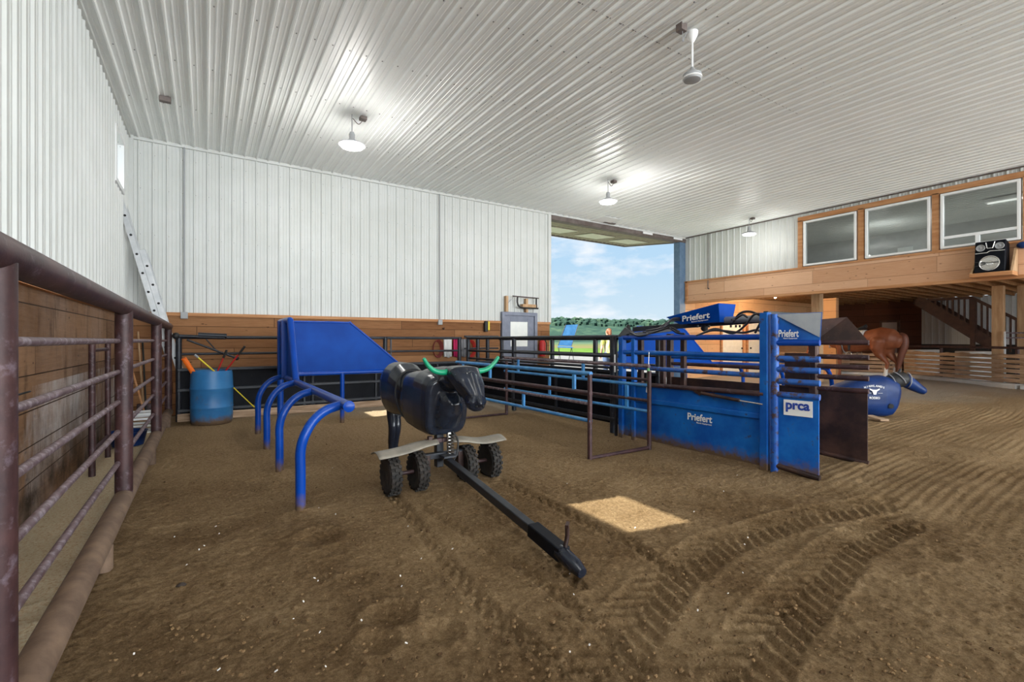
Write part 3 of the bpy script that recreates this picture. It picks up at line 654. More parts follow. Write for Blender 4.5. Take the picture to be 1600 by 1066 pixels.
high_bay(7.35, 7.5, 'round pendant light above the roping chute, before the doorway')
high_bay(12.95, 7.6, 'round pendant light hanging close to the right office wall', 22)
for x, y in ((1.9, -2.5), (7.4, -2.5), (12.9, -2.5)):
    lamp('lamp_or_fill_light', 'POINT', (x, y, CEIL-.64), 50, (1, .98, .94), shadow_soft_size=.25)
lamp('lamp_or_fill_light', 'POINT', (.3, 2.0, CEIL-.64), 38, (1, .98, .94), shadow_soft_size=.25)  # bare fill lamp added out of view to brighten the left alley
# ceiling fan without blades turning: motor on a downrod
a = G(0, 1)
p = AT(1083, 48, 5.38); fx, fy = 4.62, 3.38
o = T('ceiling_fan', 'white ceiling fan motor on a downrod with loose wire', 'ceiling fan', (fx, fy, CEIL))
MB().lathe([(.03, 0), (.065, -.01), (.06, -.05), (.03, -.11), (.012, -.13)], (fx, fy, CEIL-.03), seg=16).build('canopy', M['white'], o)
MB().tube([(fx, fy, CEIL-.13), (fx, fy, CEIL-.46)], .012, 10).build('downrod', M['white'], o)
MB().lathe([(.02, 0), (.035, -.03), (.06, -.06), (.10, -.08), (.105, -.12), (.09, -.145), (.07, -.15), (.01, -.152)], (fx, fy, CEIL-.44), seg=24).build('motor_housing', M['grey'], o)
MB().lathe([(.108, 0), (.108, -.012), (.09, -.02)], (fx, fy, CEIL-.555), seg=24).build('trim_ring', M['white'], o)
mb = MB(); mb.box(fx-.22, fy-.03, CEIL-.09, fx-.13, fy+.05, CEIL-.01); mb.build('junction_box', M['header'], o)
MB().tube(arc([(fx-.17, fy, CEIL-.09), (fx-.16, fy, CEIL-.2), (fx-.12, fy, CEIL-.11), (fx-.05, fy, CEIL-.05), (fx, fy, CEIL-.04)]), .004, 6).build('wire', M['grey'], o)
p = AT(258, 151, (CEIL-CH)*F/(HZ-151))
tag(MB().box(p.x-.07, p.y-.04, CEIL-.08, p.x+.07, p.y+.04, CEIL-.005).build('junction_box', M['header'], bev=.006), 'small dark junction box on ceiling near the left corner', 'junction box')
p = AT(945, 345, (CEIL-CH)*F/(HZ-343)); o = T('ceiling_vent', 'flat white ceiling hatch with a dark slot before the doorway', 'vent', (p.x, p.y, CEIL))
MB().box(p.x-.35, p.y-.35, CEIL-.035, p.x+.35, p.y+.35, CEIL-.02).build('hatch', M['white'], o, smooth=0); MB().box(p.x+.10, p.y+.1, CEIL-.045, p.x+.55, p.y+.18, CEIL-.025).build('slot', M['header'], o, smooth=0)

# ------------------------------------------------------------------ left pipe fence (rusty, in front of the left wall)
FX = -.52
fen = T('pipe_fence', 'tall rusty brown pipe fence running along the left wall', 'fence', (FX, 6, 0))
MB().tube([(FX, -1.0, 1.61), (FX, 1.98, 1.61), (FX, 4.58, 1.60), (FX, 7.36, 1.59), (FX, 9.62, 1.58)], .058, 24).build('top_rail', M['rust'], fen)
MB().tube([(FX, -1.0, .17), (FX, 9.66, .17)], .062, 24).build('bottom_rail', M['rust_dusty'], fen)
for y, r in ((1.98, .05), (4.58, .055), (7.36, .055), (9.58, .05)):
    MB().tube([(FX, y, .18), (FX, y, 1.6)], r, 22).build('post', M['rust'], fen)
for i, z in enumerate((1.345, 1.115, .89, .67, .435)):
    for a, b in ((-1.0, 1.98), (1.98, 4.58), (4.58, 7.36), (7.36, 9.58)):
        MB().tube([(FX-.03, a, z), (FX-.03, b, z)], .0175, 12).build('rail', M['rail_light'], fen)
for y in (3.59, 6.4, 9.0, .6):
    MB().tube([(FX+.02, y, -.05), (FX+.02, y, .16)], .045, 14).build('foot', M['rust_dusty'], fen)
# alley gate leaf & clutter between fence and wall
gx = -.95
o = T('alley_gate', 'narrow dark pipe gate standing in the alley by the left wall', 'gate', (gx, 8.2, 0))
for y in (6.2, 7.1): MB().tube([(gx, y, 0), (gx, y, 1.33)], .028, 10).build('post', M['rust'], o)
for z in (.25, 1.25): MB().tube([(gx, 6.2, z), (gx, 7.1, z)], .018, 8).build('rail', M['rust'], o)
def longtool(name, lb, cat, p0, p1, m, head=None, hm=None):
    o = T(name, lb, cat, p0); MB().tube([p0, p1], .014, 8).build('handle', m, o)
    if head: head(o, V(p0), hm)
    return o
def shovel_head(o, p, m): MB().box(p.x-.1, p.y-.012, p.z-.0, p.x+.1, p.y+.012, p.z+.28).build('blade', m, o, bev=.01)
longtool('shovel', 'wooden handled shovel leaning in left corner behind the fence', 'shovel', (-.86, 9.9, .02), (-.98, 10.28, 1.5), M['timber'], shovel_head, M['rust'])
longtool('broom', 'dark handled broom leaning in left corner beside the shovel', 'broom', (-.80, 9.55, .02), (-.92, 10.3, 1.35), M['black'], lambda o, p, m: MB().box(p.x-.18, p.y-.03, 0, p.x+.18, p.y+.03, .12).build('brush', m, o, bev=.01), M['timber'])
longtool('rake', 'brown handled rake leaning low in the left corner alley', 'rake', (-.75, 9.2, .02), (-1.05, 9.7, 1.1), M['timber_trim'], lambda o, p, m: MB().box(p.x-.2, p.y-.015, 0, p.x+.2, p.y+.015, .05).build('rake_head', m, o), M['black'])
o = T('plastic_crate', 'white plastic crate on the ground in the left corner', 'crate', (-.8, 8.75, 0))
mb = MB()
for z in (0, .1, .2, .27): mb.box(-.95, 8.6, z, -.62, 8.63, z+.03); mb.box(-.95, 8.92, z, -.62, 8.95, z+.03); mb.box(-.95, 8.6, z, -.92, 8.95, z+.03); mb.box(-.65, 8.6, z, -.62, 8.95, z+.03)
for x_ in (-.95, -.65):
    for y_ in (8.6, 8.92): mb.box(x_, y_, 0, x_+.03, y_+.03, .3)
mb.build('basket', M['white'], o); MB().box(-.94, 8.61, 0, -.63, 8.94, .03).build('bottom', M['white'], o)
tag(MB().lathe([(.16, 0), (.20, .17), (.21, .18), (.19, .18), (.15, .02), (.0, .015)], (-.84, 7.75, .01), seg=24).build('feed_tub', M['poly_blue']), 'low blue rubber feed tub on straw in the left alley', 'tub')
c = PXp(12, 622, XL+.05)
mb = MB(); mb.tube([(XL+.05+.10*math.sin(t*.3142), c.y+.12*math.cos(t*.3142)*1.0, c.z+.035*math.sin(t*.3142)) for t in range(21)], .006, 8)
tag(mb.build('bucket_hook', M['black']), 'black wire ring bracket fixed on boards at far left', 'hook')

# ------------------------------------------------------------------ extension ladder in the corner
lad = T('extension_ladder', 'aluminium extension ladder leaning in the left back corner', 'ladder', (-.15, 9.85, 0))
def ladp(t, y): return V((-.17+(-1.07+.17)*t, y, 3.62*t))
for dx, t0, t1 in ((0, 0, .78), (.088, .30, 1.0)):
    for y in (9.72, 10.12):
        a, b = ladp(t0, y), ladp(t1, y); a.x -= dx; b.x -= dx
        MB().bar(a, b, .03, .085, up=(1, 0, .25)).build('side_rail', M['alu'], lad, bev=.003)
    n = int((t1-t0)*12)
    for k in range(n):
        t = t0+(k+.5)/12
        p = ladp(t, 9.72); q = ladp(t, 10.12); p.x -= dx; q.x -= dx
        MB().tube([p, q], .015, 8).build('rung', M['alu'], lad)
        mb = MB(); mb.tube([p-V((0, .019, 0)), p-V((0, .010, 0))], .019, 10); mb.build('rung_end', M['hole'], lad)

# ------------------------------------------------------------------ black pen fence (back) and black alley
def pen_fence(name, lb, cat, p0, p1, posts, rails, panel, pr=.045, kick=True):
    p0, p1 = V(p0), V(p1); o = T(name, lb, cat, (p0+p1)/2); d = p1-p0; L = d.length; u = d/L; nrm = V((-u.y, u.x, 0))
    at = lambda s, z, off=0: V((p0.x, p0.y, z))+u*s+nrm*off
    for z, r in rails: MB().tube([at(0, z), at(L, z)], r, 12).build('rail', M['black_steel'], o)
    for s in posts: MB().tube([at(s, 0), at(s, rails[0][0]+.01)], pr, 14).build('post', M['black_steel'], o)
    if panel:
        z0, z1 = panel; mb = MB(); mb.hexa([at(0, z0, -.015), at(L, z0, -.015), at(L, z0, .015), at(0, z0, .015), at(0, z1, -.015), at(L, z1, -.015), at(L, z1, .015), at(0, z1, .015)])
        mb.build('sheet_panel', M['black_panel'], o, smooth=0)
        for z in (z0+.06, (z0+z1)/2+.03, z1): MB().bar(at(0, z, -.03), at(L, z, -.03), .05).build('rib', M['black_steel'], o, bev=.006)
        k = .6
        while k < L-.2:
            MB().bar(at(k, z0, -.03), at(k, z1, -.03), .04).build('stiffener', M['black_steel'], o, bev=.005); k += 1.35
    return o
o = pen_fence('stock_panel_fence', 'black sheeted pipe fence across the back of the roping pen', 'fence', (-.4, 9.6, 0), (4.85, 9.6, 0), (.02, 2.1, 3.5, 5.2), ((1.40, .028), (1.12, .022)), (.12, .86))
for s in (-.4+2.32, -.4+3.62):
    MB().bar((s, 9.6, .9), (s+.0, 9.6, 1.4), .03).build('brace', M['black_steel'], o)
MB().box(-.4, 9.52, 0, 4.85, 9.58, .13).build('kick_board', M['fence_board'], o, bev=.01)
o = pen_fence('stock_panel_fence', 'black sheeted pipe fence joining the pen to the roping chute', 'fence', (5.0, 9.6, 0), (5.0, 4.85, 0), (.05, 1.95, 4.6), ((1.40, .03), (1.12, .024), (.95, .022)), (.14, .82))
o = pen_fence('stock_panel_fence', 'far black fence of the alley, beyond the sheeted one', 'fence', (6.05, 9.9, 0), (6.05, 5.0, 0), (.1, 2.1, 3.4, 4.85), ((1.38, .028), (1.10, .022), (.95, .02)), (.14, .80))
o = pen_fence('stock_panel_fence', 'black top rails of the alley end below the grey door', 'fence', (5.06, 9.85, 0), (5.98, 9.85, 0), (.35, .62), ((1.44, .026), (1.16, .02)), (.1, .84))
# black gate closer rig on the back fence
rig = T('gate_arm', 'long black gate closer arm mounted on the back left fence', 'gate arm', (-.35, 9.5, 1.4))
a = PYp(275, 525, 9.5); b = PYp(352, 528, 9.5)
MB().tube([(a.x, 9.5, a.z), (b.x, 9.5, b.z)], .028, 12).build('tube', M['black_steel'], rig); MB().tube([(a.x+.3, 9.5, a.z+.02), (b.x+.02, 9.5, b.z+.03)], .04, 12).build('sleeve', M['black_steel'], rig)
MB().sphere((a.x, 9.5, a.z), .055).build('pivot', M['black'], rig)
c0, c1 = PYp(292, 531, 9.5), PYp(370, 560, 9.5); MB().tube([c0, c1], .018, 10).build('strut', M['black_steel'], rig); MB().sphere(c1, .035).build('strut_end', M['black'], rig)
c0, c1 = PYp(322, 530, 9.5), PYp(338, 548, 9.5); MB().tube([c0, c1], .01, 8).build('link', M['black_steel'], rig)

# ------------------------------------------------------------------ barrel with sticks
bx, by = .08, 9.12
bar_o = T('plastic_barrel', 'dirty blue plastic barrel standing at the back left fence', 'barrel', (bx, by, 0))
pr = [(.27, .0), (.285, .02), (.295, .06), (.298, .26), (.304, .27), (.304, .285), (.298, .30), (.300, .56), (.306, .57), (.306, .585), (.300, .60), (.292, .82), (.284, .86), (.274, .86), (.272, .80), (.27, .1), (.0, .09)]
MB().lathe(pr, (bx, by, 0), seg=40).build('drum', M['barrel'], bar_o)
def stick(name, lb, pa, pb, m, tip=None, tm=None, r=.013, ya=9.12, yb=9.05, foot=True):
    a = PYp(*pa, ya); b = PYp(*pb, yb); d = (b-a).normalized()
    o = T(name, lb, 'stick', a); st = a-d*(.30 if foot else 0)
    MB().tube([st, b], r, 12).build('shaft', m, o)
    if tip: MB().tube([b-d*tip, b+d*.01], r*1.35, 12).build('grip', tm, o)
stick('marker_pole', 'thick orange pole sticking out of the blue barrel', (302, 583), (287, 560), M['orange'], r=.038, ya=9.06, yb=9.0)
stick('sorting_stick', 'thin yellow stick leaning left out of the blue barrel', (332, 578), (305, 555), M['yellow'], .06, M['grey'], ya=9.24, yb=9.24)
stick('cattle_prod', 'shorter red prod with black grip in blue barrel', (341, 578), (354, 548), M['red'], .13, M['black'], ya=9.16, yb=9.12)
stick('cattle_prod', 'longer red prod with black grip leaning right from blue barrel', (354, 578), (382, 542), M['red'], .16, M['black'], ya=9.06, yb=8.96)
stick('sorting_stick', 'yellow stick with knob slanting outside right of barrel', (365, 606), (397, 636), M['yellow'], .05, M['yellow'], r=.008, ya=9.0, yb=8.7, foot=False)

# ------------------------------------------------------------------ blue steel loading frames (roping box barriers)
def barrier(lb, fx_, sgn, pan_x0, pan_x1, mirror=False, flip=0):
    """fx_: x of the leg line, sgn +1: bends towards +x"""
    o = T('steer_barrier', lb, 'barrier', (fx_, 6.0, 0)); bxx = fx_+sgn*.34; zb = .82
    for y in (4.0, 5.26, 6.44, 7.6):
        pts = arc([(fx_, y, -.05), (fx_, y, .30), (fx_, y, .48), (fx_+sgn*.03, y+.0, .60), (fx_+sgn*.10, y+.02, .71), (fx_+sgn*.20, y+.03, .785), (bxx, y+.05, zb)], 6)
        MB().tube(pts, .038, 18).build('leg', M['blue'], o)
    MB().tube([(bxx, 3.9, zb), (bxx, 8.0, zb)], .042, 18).build('beam', M['blue'], o)
    MB().lathe([(.046, 0), (.046, .02), (.02, .03)], (bxx, 3.9, zb), (0, -1, 0), 18).build('end_cap', M['blue'], o)
    zt = 1.63
    MB().tube(arc([(bxx, 8.05, zt), (bxx, 7.15, zt), (bxx, 7.02, zt-.02), (bxx, 6.98, zt-.08), (bxx, 6.52, zb)], 5), .042, 16).build('fin_frame', M['blue'], o)
    MB().prism([(bxx, 8.0, zt-.02), (bxx, 7.05, zt-.02), (bxx, 6.56, zb), (bxx, 8.0, zb)], (.012, 0, 0)).build('fin_plate', M['blue_panel'], o, smooth=0)
    for y in (7.35, 7.7): MB().bar((bxx-.03*sgn, y, zb), (bxx-.03*sgn, y, zt), .05, .09).build('fin_rib', M['blue'], o, bev=.006)
    MB().tube([(bxx, 8.04, 0), (bxx, 8.04, zt+.02)], .045, 16).build('corner_post', M['blue'], o)
    x0 = bxx; x1, x2 = bxx+sgn*1.08, bxx+sgn*1.98
    MB().prism([(x0, 8.04, zb), (x0, 8.04, zt+.01), (x1-sgn*.08, 8.04, zt+.01), (x1+sgn*.04, 8.04, zt-.05), (x2, 8.04, zb+.03), (x2, 8.04, zb)], (0, .014, 0)).build('shield_plate', M['blue_panel'], o, smooth=0)
    MB().tube(arc([(x0, 8.04, zt+.01), (x1-sgn*.12, 8.04, zt+.01), (x1+sgn*.03, 8.04, zt-.04), (x2, 8.04, zb+.04)], 6), .018, 12).build('shield_edge', M['blue'], o)
    MB().tube([(x0, 8.04, zb), (x2+sgn*.12, 8.04, zb)], .035, 16).build('beam', M['blue'], o)
    for xx in (bxx+sgn*.92, bxx+sgn*1.9): MB().tube([(xx, 8.04, -.05), (xx, 8.04, zb)], .036, 14).build('leg', M['blue'], o)
    return o
barrier('royal blue steel barrier with curved legs and shield, standing near the left fence', .62, 1, 0, 0)
# far twin beyond the chute
o = T('steer_barrier', 'far royal blue steel barrier with shield, seen beyond the roping chute', 'barrier', (8.6, 6.5, 0))
zb, zt = .82, 1.63; A = PYp(948, 575, 6.9); A = V((A.x, 6.9, zb)); 
fp = lambda x: V((x, 6.9-(x-6.7)*.10, 0))
def Z(x, z): p = fp(x); p.z = z; return p
xa, xb = 6.78, 9.75
MB().prism([Z(xa, zb), Z(xa+.62, zt-.05), Z(xa+.72, zt), Z(xb-1.0, zt), Z(xb-.86, zt-.06), Z(xb, zb)], (0, .014, 0)).build('shield_plate', M['blue_panel'], o, smooth=0)
MB().tube([Z(xa, zb), Z(xa+.64, zt-.04), Z(xa+.74, zt), Z(xb-1.02, zt), Z(xb-.86, zt-.06), Z(xb, zb)], .02, 10).build('shield_edge', M['blue'], o)
MB().tube([Z(xa-.1, zb), Z(10.0, zb)], .04, 14).build('beam', M['blue'], o); MB().tube([Z(9.95, zb), V((10.0, 4.27, zb))], .04, 14).build('beam', M['blue'], o)
for y in (4.37, 5.3, 6.2):
    MB().tube(arc([(10.32, y, -.05), (10.32, y, .35), (10.30, y, .55), (10.22, y, .70), (10.1, y, .79), (10.0, y, .82)], 6), .038, 14).build('leg', M['blue'], o)
for x_ in (7.4, 8.9): MB().tube([Z(x_, 0), Z(x_, zb)], .036, 12).build('leg', M['blue'], o)

# ------------------------------------------------------------------ roping dummy on a wheeled cart
rd = T('roping_dummy', 'black plastic steer roping dummy with green horns on wheeled cart', 'roping dummy', (1.85, 4.2, 0))
cx = 1.87
R = lambda y, zc, hw, hh: ((cx, y, zc), (hw, hh))
def loft(mb, rings, seg=24, power=2.6, up=(0,0,1)):
    mb.blob([r[0] for r in rings], [r[1] for r in rings], seg, power, up)
mb = MB()
rear_r = [R(5.50,.80,.12,.20), R(5.44,.80,.18,.26), R(5.28,.805,.215,.30), R(5.08,.80,.215,.30), R(4.93,.77,.205,.265), R(4.80,.74,.19,.225)]
loft(mb, rear_r)
loft(mb, [R(4.90,.745,.175,.205), R(4.6,.735,.18,.21), R(4.35,.745,.19,.25)])
T1 = [R(4.66,.76,.19,.24), R(4.60,.76,.205,.27), R(4.46,.765,.215,.285), R(4.28,.765,.225,.295), R(4.08,.755,.225,.29), R(4.0,.745,.215,.275), R(3.965,.74,.195,.255)]
mb.tube([r[0] for r in T1], [r[1] for r in T1], 28, 4.2)
mb.blob([(cx,4.3,.93),(cx,4.05,.99),(cx,3.84,1.0)], [(.17,.15),(.125,.12),(.10,.10)], 20, 2.6)
mb.tube([(cx,4.04,.74),(cx,3.90,.80),(cx,3.86,.84)], [(.15,.23),(.10,.15),(.06,.08)], 20, 3)
hx = cx+.045
# head
mb.blob([(hx,3.86,1.075),(hx,3.74,1.045),(hx,3.64,.965),(hx,3.56,.88),(hx,3.51,.815)], [(.142,.05),(.150,.085),(.122,.09),(.078,.08),(.088,.060)], 24, 3.4, up=(0,1,0))
mb.blob([(hx,3.60,1.06),(hx,3.535,.97),(hx,3.475,.88),(hx,3.445,.82)], [.035,.030,.030,.03], 12)
for s in (-1, 1): mb.blob([(hx+s*.105,3.68,1.03),(hx+s*.075,3.56,.96),(hx+s*.045,3.48,.87)], [.035,.03,.02], 10)
mb.sphere((hx,3.505,.80), .07, 14, (1.15,.75,.75)); mb.sphere((hx,3.70,.91), .07, 12, (1.25,1,1))
for s in (-1, 1):
    mb.sphere((hx+s*.115,3.72,1.01), .04, 12, (.7,1,.8)); mb.blob([(hx+s*.11,3.84,1.0),(hx+s*.17,3.88,.99)], [(.03,.02),(.02,.012)], 10)
mb.build('body', M['poly_black'], rd, rem=.012, sm=3)
# back seam groove strap and saddle edge
pts = [(cx+.225*math.cos(t)*1.02, 4.74+.12*math.sin(t), .755+.285*math.sin(t)) for t in [math.pi*(-.35+1.7*k/24) for k in range(25)]]
MB().tube(pts, .008, 8).build('seam', M['black'], rd)
for s in (-1, 1):
    hp = arc([(hx+s*.11,3.80,1.075), (hx+s*.19,3.79,1.070), (hx+s*.27,3.78,1.09), (hx+s*.33,3.77,1.14), (hx+s*.365,3.76,1.19)], 5)
    MB().blob(hp, [.027-.011*k/len(hp) for k in range(len(hp))], 14).build('horn', M['green'], rd)
    MB().lathe([(.032,0),(.032,.03)], (hx+s*.09,3.80,1.075), (s,0,0), 14).build('horn_base', M['chrome'], rd)
    MB().sphere((hx+s*.030,3.447,.800), .011, 8).build('nostril', M['hole'], rd)
    MB().sphere((hx+s*.108,3.665,.995), .016, 10).build('eye_bolt', M['chrome'], rd)
    lg = arc([(cx-.035+s*.028,5.36,.66), (cx-.035+s*.026,5.37,.50), (cx-.035+s*.026,5.33,.34), (cx-.035+s*.022,5.38,.16), (cx-.035+s*.022,5.38,.03)], 5)
    MB().blob(lg, [.062-.030*k/len(lg) if k < len(lg)*.75 else .036 for k in range(len(lg))], 14).build('hind_leg', M['poly_black'], rd)
# cart
def wheel(x, lbn):
    wr = MB(); r = .168; wd = .052; c = (x, 4.05, r+.0)
    prof = [(.085,-wd*.8),(.11,-wd),(.14,-wd*1.02),(.158,-wd*.8),(.164,-wd*.4),(.164,wd*.4),(.158,wd*.8),(.14,wd*1.02),(.11,wd),(.085,wd*.8)]
    wr.lathe(prof, c, (1,0,0), 36)
    for k in range(20):
        for j, off in enumerate((-.034, 0, .034)):
            a = 2*math.pi*(k+(.5 if j == 1 else 0))/20; d = V((0, math.cos(a), math.sin(a))); t = V((0, -math.sin(a), math.cos(a)))
            p = V(c)+d*.166+V((off, 0, 0)); u = V((1,0,0))*.013; tt = t*.014; dd = d*.010
            wr.hexa([p-u-tt-dd, p+u-tt-dd, p+u+tt-dd, p-u+tt-dd, p-u-tt+dd, p+u-tt+dd, p+u+tt+dd, p-u+tt+dd])
    tr = wr.build('tyre', M['rubber'], rd, smooth=30)
    MB().lathe([(.02,-.035),(.075,-.03),(.09,-.042),(.09,.042),(.075,.03),(.02,.035)], c, (1,0,0), 24).build('rim', M['rim'], tr)
for x_ in (1.36, 1.61, 2.10, 2.36): wheel(x_, '')
for x0, x1 in ((1.30, 1.67), (2.04, 2.42)): MB().tube([(x0+.03, 4.05, .17), (x1-.03, 4.05, .17)], .018, 12).build('axle', M['rust'], rd)
MB().box(1.66, 4.02, .14, 1.72, 4.08, .30).build('axle_bracket', M['rust_plate'], rd, bev=.005); MB().box(2.0, 4.02, .14, 2.06, 4.08, .30).build('axle_bracket', M['rust_plate'], rd, bev=.005)
MB().bar((1.66, 4.05, .285), (2.06, 4.05, .285), .055).build('cross_beam', M['black_steel'], rd, bev=.005)
MB().bar((1.845, 4.12, .16), (1.845, 4.12, .56), .07).build('mast', M['black_steel'], rd, bev=.006); MB().bar((1.90, 4.0, .22), (1.90, 4.02, .50), .04).build('shock_absorber', M['chrome'], rd, bev=.01)
mb = MB(); r3 = random.Random(2)
for k in range(9):
    z = .22+.03*k; mb.lathe([(.02, 0), (.028, .006), (.028, .014), (.02, .02)], (1.895+r3.uniform(-.012, .02), 3.97+r3.uniform(-.01, .01), z), seg=10)
mb.build('coil_spring', M['rim'], rd); MB().box(1.80, 3.9, .28, 1.92, 4.0, .30).build('pivot_plate', M['black_steel'], rd, bev=.003)
MB().tube(arc([(1.93, 4.0, .50), (1.97, 3.97, .42), (1.95, 3.95, .30), (1.90, 3.93, .24)]), .008, 8).build('cable', M['black'], rd)
for s, xs_, zz in ((-1, (1.79, 1.64, 1.42, 1.22), 0), (1, (1.93, 2.05, 2.25, 2.48), 0)):
    sec = []
    zs = (.44, .435, .40, .385) if s < 0 else (.44, .435, .40, .41)
    ax = arc([(x_, 0, z_) for x_, z_ in zip(xs_, zs)], 5); wds = [.07+.055*min(1, i/7) for i in range(len(ax))]
    vs = []
    for p, wd in zip(ax, wds):
        for k in range(7):
            q = -1+2*k/6; vs.append((p.x, 4.05+q*wd, p.z-.035*q*q))
    fs = [(i*7+k, (i+1)*7+k, (i+1)*7+k+1, i*7+k+1) for i in range(len(ax)-1) for k in range(6)]
    mb = MB(); mb.add(vs, fs); oo = mb.build('fender', M['fender'], rd); d = oo.modifiers.new('s', 'SOLIDIFY'); d.thickness = .008
    MB().box(1.845+s*.12-.02, 4.03, .40, 1.845+s*.12+.02, 4.07, .47).build('fender_bracket', M['rust_plate'], rd, bev=.004); MB().bar((1.845, 4.06, .42), (1.845+s*.16, 4.06, .42), .04).build('fender_arm', M['rust'], rd, bev=.004)
ta, tb = V((1.86, 3.98, .25)), V((1.775, 2.40, .115))
MB().bar(ta, tb, .062, .062).build('tongue', M['black_steel'], rd, bev=.006)
MB().bar(tb+V((.004,.10,.012)), V((1.765, 2.16, .09)), .085, .085).build('hitch_sleeve', M['black_panel'], rd, bev=.008)
MB().tube([(1.765, 2.20, .095), (1.76, 2.13, .085), (1.757, 2.05, .07), (1.755, 1.99, .055)], [.044, .046, .044, .03], 16).build('hitch_coupler', M['poly_black'], rd)
MB().lathe([(.04, 0), (.04, .012)], (1.76, 2.11, .085), (0, -1, -.15), 16).build('coupler_ring', M['rust_plate'], rd)
mb = MB(); mb.tube(arc([(1.78, 2.17, .13), (1.795, 2.17, .19), (1.79, 2.165, .25)]), [.02]*2+[.016]*14+[.010] if False else .014, 10); mb.bar((1.775, 2.15, .255), (1.81, 2.18, .262), .02); mb.build('latch_lever', M['rust_plate'], rd)

# ------------------------------------------------------------------ light blue practice cage (pipe lane)
cage = T('pipe_lane', 'light blue and brown pipe lane pen standing before the black alley', 'pen', (4.1, 5.6, 0))
xn, xf = 3.62, 4.60; ya, yb_ = 3.98, 7.25
for x_, y_ in ((xn, ya), (xf, ya), (xf-.02, yb_), (xn, yb_)): MB().tube([(x_, y_, -.02), (x_, y_, .97)], .027, 14).build('upright', M['rust'], cage)
MB().tube([(xn, ya, .025), (xf, ya, .025)], .022, 12).build('ground_bar', M['rust'], cage); MB().tube([(xn, yb_, .02), (xf, yb_, .02)], .018, 12).build('ground_bar', M['rust'], cage)
for z, m_, r in ((.975, 'sky_blue', .026), (.755, 'rust', .027), (.635, 'rail_light', .018), (.445, 'sky_blue', .022)): MB().tube([(xn, ya-.02, z), (xn, yb_+.1, z)], r, 12).build('rail', M[m_], cage)
for y_, z0, z1 in ((4.25, .755, .975), (6.2, .755, .975), (7.1, .445, .975), (5.3, .445, .635), (6.6, .635, .755)): MB().bar((xn, y_, z0), (xn, y_, z1), .045, .03).build('spacer', M['sky_blue'], cage, bev=.004)
for z, m_, r in ((1.03, 'rail_light', .022), (.86, 'rust', .018), (.79, 'sky_blue', .022), (.60, 'rust', .02), (.47, 'sky_blue', .02)): MB().tube([(xf, ya, z), (xf, yb_+.1, z)], r, 12).build('rail', M[m_], cage)
for y_, z0, z1 in ((4.35, .47, .79), (5.2, .79, 1.03), (6.0, .47, .79), (6.9, .79, 1.03)): MB().bar((xf, y_, z0), (xf, y_, z1), .045, .03).build('spacer', M['sky_blue'], cage, bev=.004)

# ------------------------------------------------------------------ roping chute
ch = T('roping_chute', 'royal blue steel roping chute with open rusty head gates', 'chute', (5.4, 3.7, 0))
CX = 4.90; YF, YK = 2.70, 4.72; CX2 = 5.92
MB().bar((CX, YF, -.03), (CX, YF, 1.64), .085, .085).build('front_post', M['blue_worn'], ch, bev=.008); MB().tube([(CX-.0, YF-.09, .0), (CX, YF-.09, 1.62)], .034, 14).build('hinge_pipe', M['blue_rusty'], ch)
MB().bar((CX, YK, -.03), (CX, YK, 1.40), .08).build('rear_post', M['blue_worn'], ch, bev=.008); MB().bar((CX, YK-.22, -.03), (CX, YK-.22, 1.38), .06).build('rear_post', M['blue_worn'], ch, bev=.008)
MB().bar((CX+.0, YK+.12, -.03), (CX, YK+.12, 1.42), .035).build('alley_stop', M['black_steel'], ch, bev=.004)
MB().box(CX-.05, YK+.09, .9, CX-.04, YK+.11, 1.15).build('tag_strip', M['white'], ch)
for z, m_, r in ((1.385, 'blue', .032), (1.185, 'blue_worn', .030), (.98, 'blue_rusty', .028)): MB().tube([(CX, YK, z), (CX, YF, z)], r, 14).build('side_rail', M[m_], ch)
MB().tube([(CX-.02, YK-.25, .76), (CX-.02, YF, .79)], .028, 14).build('side_rail', M['rust'], ch)
def sheet(name, x, y0, y1, z0, z1, m, lean=0.0, parent=ch):
    mb = MB(); mb.hexa([(x-lean,y0,z0),(x+.012-lean,y0,z0),(x+.012-lean,y1,z0),(x-lean,y1,z0),(x,y0,z1),(x+.012,y0,z1),(x+.012,y1,z1),(x,y1,z1)]); return mb.build(name, M[m], parent, smooth=0)
sheet('side_panel', CX, YF+.04, YK, .03, .76, 'blue_worn')
MB().bar((CX-.012, YK, .55), (CX-.012, YF+.04, .55), .03, .06).build('panel_rib', M['blue_worn'], ch, bev=.01)
MB().tube([(CX-.05, YF+.72, .735), (CX-.06, YF+.25, .70)], .02, 12).build('gate_spring', M['rust_plate'], ch); MB().tube([(CX-.06, YF+.25, .70), (CX-.05, YF, .685)], .008, 8).build('spring_rod', M['chrome'], ch)
MB().prism([(CX-.03, YF+.9, .77), (CX-.03, YF+.68, .77), (CX-.03, YF+.76, .70)], (.01, 0, 0)).build('spring_bracket', M['rust_plate'], ch)
# far side of the chute
MB().bar((CX2, YF, 0), (CX2, YF, 1.64), .08).build('front_post', M['rust_plate'], ch, bev=.008); MB().bar((CX2, YK, 0), (CX2, YK, 1.45), .08).build('rear_post', M['rust_plate'], ch, bev=.008)
for z, m_ in ((1.385, 'blue_worn'), (1.10, 'blue_worn'), (1.0, 'rust')): MB().tube([(CX2, YK, z), (CX2, YF, z)], .026, 12).build('side_rail', M[m_], ch)
sheet('side_panel', CX2, YF, YK, .03, .80, 'rust_plate')
MB().box(CX2-.05, YF+.02, .80, CX2-.035, YF+.30, 1.2).build('head_plate', M['rust_plate'], ch, smooth=0)
# padded uprights inside
for x_, y_ in ((5.75, 4.35), (5.55, 4.55), (5.2, 4.65)):
    MB().bar((x_, y_, .3), (x_, y_, 1.42), .075, .06).build('inner_post', M['rust_plate'], ch, bev=.01)
